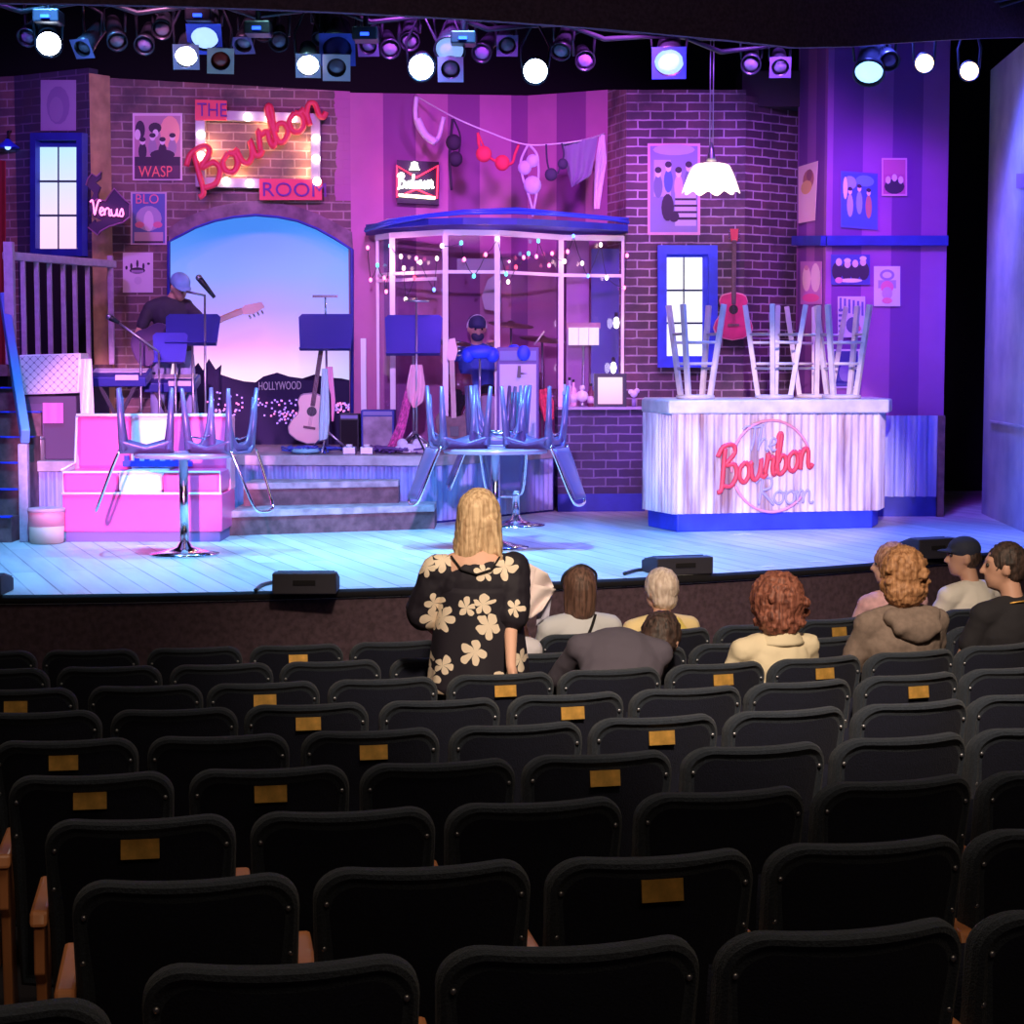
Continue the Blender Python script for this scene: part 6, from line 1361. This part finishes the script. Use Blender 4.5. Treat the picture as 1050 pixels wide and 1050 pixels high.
def floral():
    m, t, b = nt('floral_print'); tc, s3, c = xz(t); nz = t.nodes.new('ShaderNodeTexNoise'); nz.inputs['Scale'].default_value = 3
    v = t.nodes.new('ShaderNodeTexVoronoi'); v.voronoi_dimensions = '2D'; v.inputs['Scale'].default_value = 7.0; v.inputs['Randomness'].default_value = .9; t.links.new(tc.outputs['Object'], nz.inputs['Vector']); wv = t.nodes.new('ShaderNodeVectorMath'); wv.operation = 'SCALE'; wv.inputs['Scale'].default_value = .06; nz.inputs['Scale'].default_value = 9; t.links.new(nz.outputs['Color'], wv.inputs[0]); wa = t.nodes.new('ShaderNodeVectorMath'); t.links.new(c.outputs[0], wa.inputs[0]); t.links.new(wv.outputs[0], wa.inputs[1]); c = wa; t.links.new(c.outputs[0], v.inputs['Vector'])
    sub_ = t.nodes.new('ShaderNodeVectorMath'); sub_.operation = 'SUBTRACT'; t.links.new(c.outputs[0], sub_.inputs[0]); t.links.new(v.outputs['Position'], sub_.inputs[1])
    s2 = t.nodes.new('ShaderNodeSeparateXYZ'); t.links.new(sub_.outputs[0], s2.inputs[0]); ang = mth(t, 'ARCTAN2', s2.outputs['Y'], s2.outputs['X'])
    sc = t.nodes.new('ShaderNodeSeparateColor'); t.links.new(v.outputs['Color'], sc.inputs[0])
    a2 = mth(t, 'ADD', mth(t, 'MULTIPLY', ang, 2.5), mth(t, 'MULTIPLY', sc.outputs[0], 6)); pet = mth(t, 'ABSOLUTE', mth(t, 'COSINE', a2)); rad = mth(t, 'ADD', mth(t, 'MULTIPLY', mth(t, 'POWER', pet, .4), .36), .13)
    ln = t.nodes.new('ShaderNodeVectorMath'); ln.operation = 'LENGTH'; t.links.new(sub_.outputs[0], ln.inputs[0])
    sz = mth(t, 'ADD', mth(t, 'MULTIPLY', sc.outputs[1], .35), .75)
    inside = mth(t, 'LESS_THAN', mth(t, 'MULTIPLY', ln.outputs['Value'], 7.0), mth(t, 'MULTIPLY', rad, sz)); pick = mth(t, 'GREATER_THAN', sc.outputs[2], .03)
    cen_ = mth(t, 'GREATER_THAN', mth(t, 'MULTIPLY', ln.outputs['Value'], 7.0), .035)
    f = mth(t, 'MULTIPLY', mth(t, 'MULTIPLY', inside, pick), cen_)
    t.links.new(mix(t, (.012, .008, .018), (.90, .74, .58), f), b.inputs['Base Color']); b.inputs['Roughness'].default_value = .75; return m

# standing blonde woman
def rowfloor(i): return rowz(i)
def spotloc(px, Y, i): return Vector((xat(px, Y), Y, rowz(i)))
standp = dict(pel=(.02, 0, .98), neck=(-.02, -.01, 1.405), head=(.005, .045, 1.585), sl=(-.20, -.01, 1.315), sr=(.17, -.01, 1.325), el=(-.27, .05, 1.08), er=(.155, -.06, 1.08), wl=(-.20, .22, .98), wr=(.15, -.22, .885), hr=(.15, -.5, -.75), hipl=(-.09, 0, .93), hipr=(.12, 0, .93), kl=(-.10, .02, .50), kr=(.13, .02, .50), al=(-.11, 0, .09), ar=(.14, 0, .09), yaw=-8, pitch=-12)
def blonde(root, h, hm, s):
    P_ = lambda x, y, z: h + V(x, y, z) * s
    parts = [('e', P_(0, -.02, .025), V(.100, .108, .105) * s), ('c', P_(-.02, -.045, .03), P_(-.045, -.06, -.17), .088 * s, .075 * s), ('c', P_(.035, -.03, .02), P_(.055, -.03, -.17), .072 * s, .062 * s), ('c', P_(-.055, -.02, .0), P_(-.095, -.045, -.16), .055 * s, .035 * s), ('c', P_(.06, .0, .0), P_(.085, .0, -.16), .045 * s, .035 * s)]
    for k in range(13): x = -.11 + .018 * k; parts.append(('c', P_(x * .6, -.11, -.03), P_(x * 1.0, -.085 + .02 * math.sin(k * 2), -.20 - .03 * math.sin(k * 1.7)), .022 * s, .012 * s))
    hairmesh(root, parts, H_blonde, .009, .012, .02, 2)
W1 = person('standing blonde woman in black top with cream flowers, leaning on a seat back', spotloc(490, 8.78, 6), .04, standp, M['skin'], floral(), M['black'], 'wide', .009, blonde, s=.985, shirt_disp=.02, hcurl=.35, wide=1.12, scoop=True)
# flared hem of her blouse
hemc = [W1.location.x, W1.location.y]
mb = MB()
def hem(a, b):
    th = a * 2 * math.pi; z = 1.22 - b * .50; r = 1.0 + b * .32 + .05 * b * math.sin(th * 7) + .03 * math.sin(th * 3 + 1) * b
    return V((.185 * r) * math.cos(th) - .0, (.125 * r) * math.sin(th) + .0, z)
o = mb.grid(hem, 60, 18).build('blouse_hem', bpy.data.materials['floral_print'], W1, local=True); sd_ = o.modifiers.new('solid', 'SOLIDIFY'); sd_.thickness = .006
MB().tube([V(-.13, -.06, 1.37), V(-.08, -.115, 1.31), V(-.01, -.135, 1.29), V(.06, -.115, 1.31), V(.105, -.06, 1.37)], .005, 6).build('neck_trim', M['black'], W1, local=True)
# programmes held beyond her
hp = at(541, 645, 9.35)
p0 = spotloc(535, 9.55, 7)
pz = seated(0, -.05); pz.update(wr=(.10, .25, .98), er=(.17, .24, .80), wl=(.0, .42, .70)); pz['hr'] = (0, .1, .5)
person('person hidden behind the standing woman holding up pale papers', p0, .35, pz, M['skin'], cm((.78, .74, .82)), M['black'], 'short', .012, short_hair(H_light), s=.93)
t = empty('papers', at(540, 640, 9.62), 'crumpled pale papers held up beside the standing woman', 'papers')
def sheetp(pts, Y, m, amp=.02, ph=0):
    n = 10; a, b, c, d = pts
    f = lambda u, v: at((a[0] * (1 - u) + b[0] * u) * (1 - v) + (d[0] * (1 - u) + c[0] * u) * v, (a[1] * (1 - u) + b[1] * u) * (1 - v) + (d[1] * (1 - u) + c[1] * u) * v, Y + amp * math.sin(u * 5 + v * 4 + ph))
    mb = MB(); mb.grid(f, n, n); o = mb.build('paper_sheet', m, t); q = o.modifiers.new('solid', 'SOLIDIFY'); q.thickness = .002
pm = cm((.95, .80, .80)); 
sheetp(((520, 565), (562, 588), (568, 602), (527, 632)), 9.62, pm, .03); sheetp(((544, 598), (570, 604), (556, 626), (536, 640)), 9.58, pm, .02, 2); sheetp(((550, 612), (566, 610), (563, 632), (550, 642)), 9.64, cm((.6, .58, .75)), .01, 1); sheetp(((522, 575), (550, 583), (540, 620), (524, 606)), 9.56, cm((.88, .72, .74)), .03, 3)

def seatY(px, i):   # distance of row i at a picture column
    Rr = ROWP['R0'] - i * ROWP['p']; Y = 8
    for _ in range(30): x = (px - 525) / F * Y; Y = SC[1] - math.sqrt(Rr * Rr - (x - SC[0]) ** 2)
    return Y
def sit(px, i, fwd=0.0):
    Rr = ROWP['R0'] - i * ROWP['p'] - .26 - fwd; Y = 8
    for _ in range(40): x = (px - 525) / F * Y; Y = SC[1] - math.sqrt(Rr * Rr - (x - SC[0]) ** 2)
    t = math.atan2(x - SC[0], SC[1] - Y); return Vector((x + .26 * math.sin(t), Y - .26 * math.cos(t), rowz(i))), t
# grey top, brown straight hair, bag strap
loc, rz = sit(592, 8)
def bob(root, h, hm, s):
    hairmesh(root, [('e', h + V(0, -.02, .02) * s, V(.098, .108, .105) * s), ('c', h + V(0, -.05, .0) * s, h + V(0, -.05, -.12) * s, .092 * s, .085 * s), ('c', h + V(.05, -.01, 0) * s, h + V(.06, -.02, -.13) * s, .05 * s, .04 * s), ('c', h + V(-.05, -.03, 0) * s, h + V(-.06, -.04, -.13) * s, .05 * s, .04 * s)], H_brown, .010, .006, .02)
p = person('seated person with straight brown hair, pale grey top and thin dark bag strap', loc, rz, seated(.0, 0, yaw=12), M['skin'], cm((.66, .66, .70), .8), M['black'], 'long', .012, bob, s=1.0)
MB().tube(smooth([(-.13, .06, .58), (-.10, .055, .70), (.0, .07, .85), (.06, .12, .95)], 5), .008, 6).build('bag_strap', M['black'], p, local=True)
MB().tube(smooth([(-.105, .23, 1.12), (-.09, .21, 1.18), (0, .20, 1.225), (.09, .21, 1.18), (.105, .23, 1.12)], 5), .008, 6).build('hair_band', M['blackpl'], p, local=True)
# white-haired, yellow collar
loc, rz = sit(678, 8)
p = person('seated white-haired person in pale yellow collared top', loc, rz, seated(.04, 0, yaw=25), M['skin'], cm((.92, .70, .34), .8), M['black'], 'long', .012, short_hair(H_white, .012, .03, 1.18, -.06), s=.96)
def collar(m, root, z=1.03, r=.12, y=.2, h=.09, name='collar', w2=1.55):
    mb = MB(); mb.grid(lambda a, b: V((r * (1 + (w2 - 1) * b)) * math.cos(a * 6.283), y + (r * (1 + .25 * b)) * math.sin(a * 6.283), z - h * b ** 1.3), 32, 6); o = mb.build(name, m, root, local=True); q = o.modifiers.new('solid', 'SOLIDIFY'); q.thickness = .008
collar(cm((.95, .72, .18), .7), p, .90, .085, .235, .10, w2=2.2)
# man bent forward
loc, rz = sit(627, 6, .05)
bp_ = seated(0, 0); bp_.update(neck=(.10, .50, .86), head=(.29, .56, .845), sl=(-.12, .45, .83), sr=(.24, .42, .80), el=(-.20, .62, .66), er=(.26, .62, .66), wl=(-.05, .78, .55), wr=(.16, .78, .55), yaw=-35, pitch=-35, pel=(-.04, .22, .56))
person('man in dark grey top bent far forward, showing back and dark hair', loc, rz - .12, bp_, M['skin'], cm((.10, .085, .12), .9), M['black'], 'long', .012, short_hair(H_dark, .02, .025, 1.15), s=1.06, wide=1.15)
# curly auburn hair, cream shirt
loc, rz = sit(800, 6, .14)
p = person('seated person with curly auburn hair and loose cream shirt', loc, rz, seated(.05, -.02, yaw=30), M['skin'], cm((.78, .66, .46), .85), M['black'], 'long', .012, curly_hair(H_red, 1.30, .01), s=.98, shirt_disp=.025, wide=1.05)
collar(cm((.78, .66, .46), .85), p, .94, .08, .24, .06, w2=1.5)
# pink blouse, strawberry hair, just ahead
loc, rz = sit(922, 8, .0)
p = person('person in pink print blouse with thin strap, head turned left, beyond hoodie', loc, rz, seated(.08, 0, yaw=55), M['skin'], mat('pink_print', (.92, .52, .58), .8, noise=.35, nscale=14), M['black'], 'short', .012, short_hair(H_strawb, .02, .03, 1.2, -.04), s=1.02)
MB().tube([V(.02, .09, .62), V(.015, .10, .82), V(.05, .16, .98)], .007, 6).build('strap', cm((.35, .15, .10)), p, local=True)
# grey hoodie
loc, rz = sit(928, 6, .12)
p = person('seated person with curly light brown hair in grey-brown hoodie', loc, rz, seated(.03, 0, (0, 0), yaw=5), M['skin'], mat('grey_fleece', (.26, .19, .16), .95, noise=.2, nscale=40), M['black'], 'long', .012, curly_hair(H_light, 1.0, .02), s=1.09, shirt_disp=.02, wide=1.22)
remesh(MB().cap(V(-.12, .17, .99), V(.12, .17, .99), .050, .050).cap(V(-.10, .12, .94), V(.10, .12, .94), .045, .045).ell(V(0, .12, .92), (.12, .045, .06)).build('hood', bpy.data.materials['grey_fleece'], p, local=True), .012, 3, .02, .08)
# dark cap, white shirt, profile to the left
loc, rz = sit(1000, 8, .0)
def cap_hair(root, h, hm, s):
    hairmesh(root, [('e', h + hm @ V(0, -.03, -.01) * s, V(.081, .085, .085) * s, hm)], H_dark, .010, .008, .02)
    T = lambda x, y, z: h + hm @ (V(x, y, z) * s)
    mb = MB(); mb.ell(T(0, -.005, .045), V(.087, .104, .080) * s, rot=Rot(hm)); mb.ell(T(0, .095, .032), V(.065, .07, .012) * s, rot=Rot(hm)); remesh(mb.build('baseball_cap', cm((.03, .035, .07), .8), root, local=True), .009, 2)
p = person('man in dark baseball cap and white shirt looking left', loc, rz, seated(.05, 0, (-.02, .02), yaw=62), M['skin2'], cm((.88, .82, .76), .8), M['black'], 'short', .010, cap_hair, s=1.04)
collar(cm((.88, .82, .76), .8), p, .97, .075, .29, .06, w2=1.5)
# dark hair, black shirt, profile
loc, rz = sit(1047, 6, .22)
p = person('dark-haired man in black shirt with neck chain, at right edge', loc, rz, seated(.03, -.03, (-.02, .02), yaw=58), M['skin2'], cm((.02, .018, .024), .9), M['black'], 'short', .010, short_hair(H_dark, .018, .02, 1.06, -.03), s=1.08, wide=1.2)
MB().tube([V(.095 * math.cos(a) - .03, +.245 + .085 * math.sin(a), .985 - .03 * math.sin(a)) for a in [2 * math.pi * k / 24 for k in range(24)]], .005, 6, closed=True).build('neck_chain', M['gold'], p, local=True)

# guitarist on the platform
Yg = 17.15; gx = xat(178, Yg)
gp = dict(pel=(.02, 0, .95), neck=(-.02, .06, 1.42), head=(.09, .10, 1.53), sl=(-.19, .10, 1.33), sr=(.12, -.02, 1.36), el=(-.30, .17, 1.07), er=(.34, .14, 1.17), wl=(-.02, .26, 1.04), wr=(.60, .22, 1.28), hl=(.6, .2, -.3), hr=(.5, .1, .25), hipl=(-.09, 0, .90), hipr=(.10, 0, .90), kl=(-.14, .06, .48), kr=(.16, .03, .48), al=(-.16, 0, .09), ar=(.2, 0, .09), yaw=-42, pitch=-28)
# the figure faces the stalls: build it facing +Y and turn it around
def mir(p): return {k: ((-v[0], v[1], v[2]) if isinstance(v, tuple) else v) for k, v in p.items()}
g2 = mir(gp); g2['sl'], g2['sr'] = g2['sr'], g2['sl']; g2['el'], g2['er'] = g2['er'], g2['el']; g2['wl'], g2['wr'] = g2['wr'], g2['wl']; g2['hl'], g2['hr'] = g2['hr'], g2['hl']; g2['hipl'], g2['hipr'] = g2['hipr'], g2['hipl']; g2['kl'], g2['kr'] = g2['kr'], g2['kl']; g2['al'], g2['ar'] = g2['ar'], g2['al']; g2['yaw'] = 35
def ghair(root, h, hm, s):
    T = lambda x, y, z: h + hm @ (V(x, y, z) * s)
    mb = MB(); mb.ell(T(0, -.01, .05), V(.092, .108, .085) * s, rot=Rot(hm)); mb.ell(T(0, .055, .025), V(.085, .105, .012) * s, rot=Rot(hm)); remesh(mb.build('blue_hat', cm((.25, .45, .80), .7), root, local=True), .009, 2)
    hairmesh(root, [('e', T(0, -.03, -.01), V(.082, .088, .08) * s, hm)], H_dark, .010, .008, .02)
G1 = person('guitarist in pale blue hat and dark tee shirt playing bass', (gx, Yg, RZ), math.pi, g2, M['skin2'], cm((.05, .035, .07), .8), cm((.30, .36, .60), .8), 'short', .010, ghair, s=.985, shirt_disp=.014, hcurl=.8)
# his bass, crossing the body and rising to the right
nb = (at(258, 316, Yg - .27) - at(160, 352, Yg - .3)); ang = math.atan2(nb.x, nb.z)
bassbody('bass_guitar', 'bass guitar held by guitarist, neck rising to the right', at(158, 353, Yg - .30), ang, .86, mat('bass_body', (.10, .05, .16), .3))
# drummer inside the booth
dpz = seated(.0, 0, yaw=20, pitch=-15); dpz.update(el=(-.28, .42, .80), er=(.28, .42, .80), wl=(-.22, .62, .92), wr=(.20, .62, .88))
dl = plan(492, 18.35, RZ)
def dhair(root, h, hm, s):
    T = lambda x, y, z: h + hm @ (V(x, y, z) * s)
    mb = MB(); mb.ell(T(0, -.01, .04), V(.088, .104, .085) * s, rot=Rot(hm)); mb.ell(T(0, .09, .03), V(.06, .05, .01) * s, rot=Rot(hm)); remesh(mb.build('dark_cap', cm((.03, .04, .12), .7), root, local=True), .010, 2)
    remesh(MB().ell(T(0, .055, -.065), V(.062, .055, .05) * s, rot=Rot(hm)).build('face_mask', cm((.06, .05, .12), .8), root, local=True), .010, 2)
    MB().tube([T(.09 * math.cos(a), 0, .12 * math.sin(a)) for a in [math.pi * k / 10 for k in range(11)]], .010, 6).build('headphone_band', M['white'], root, local=True)
D1 = person('drummer in dark cap, mask and blue shirt seated inside glass booth', dl, math.pi - .1, dpz, M['skin'], cm((.07, .14, .62), .8), M['black'], 'short', .012, dhair, s=1.05)
tag(remesh(MB().cap(dl + V(-.12, -.25, 1.06), dl + V(.10, -.27, 1.02), .05, .05).build('neck_scarf', cm((.35, .32, .5)), None), .012, 2, .01, .04), 'grey bandana at the neck of the drummer', 'bandana') if False else None
t = empty('drum_stool', dl + V(0, -.24, 0), 'round drum stool under the drummer in the booth', 'stool')
MB().lathe([(.0, .36), (.16, .36), (.17, .40), (.15, .42), (0, .43)], dl + V(0, -.24, 0), 20).build('seat', M['blackpl'], t); MB().cyl(dl + V(0, -.24, .0), dl + V(0, -.24, .37), .02).build('pedestal', M['chrome'], t)

# seats that are sat on have their cushions folded down
for (i, j), so_ in SEATS.items():
    for o in [q for q in bpy.data.objects if q.name.split('.')[0] == 'person' and abs(q.location.z - rowz(i)) < .01 and q is not W1]:
        if math.hypot(o.location.x - so_.location.x, o.location.y - so_.location.y) < .34:
            for ch in kids(so_):
                if ch.name.startswith('seat_cushion'): ch.rotation_euler = (R(4), 0, 0)
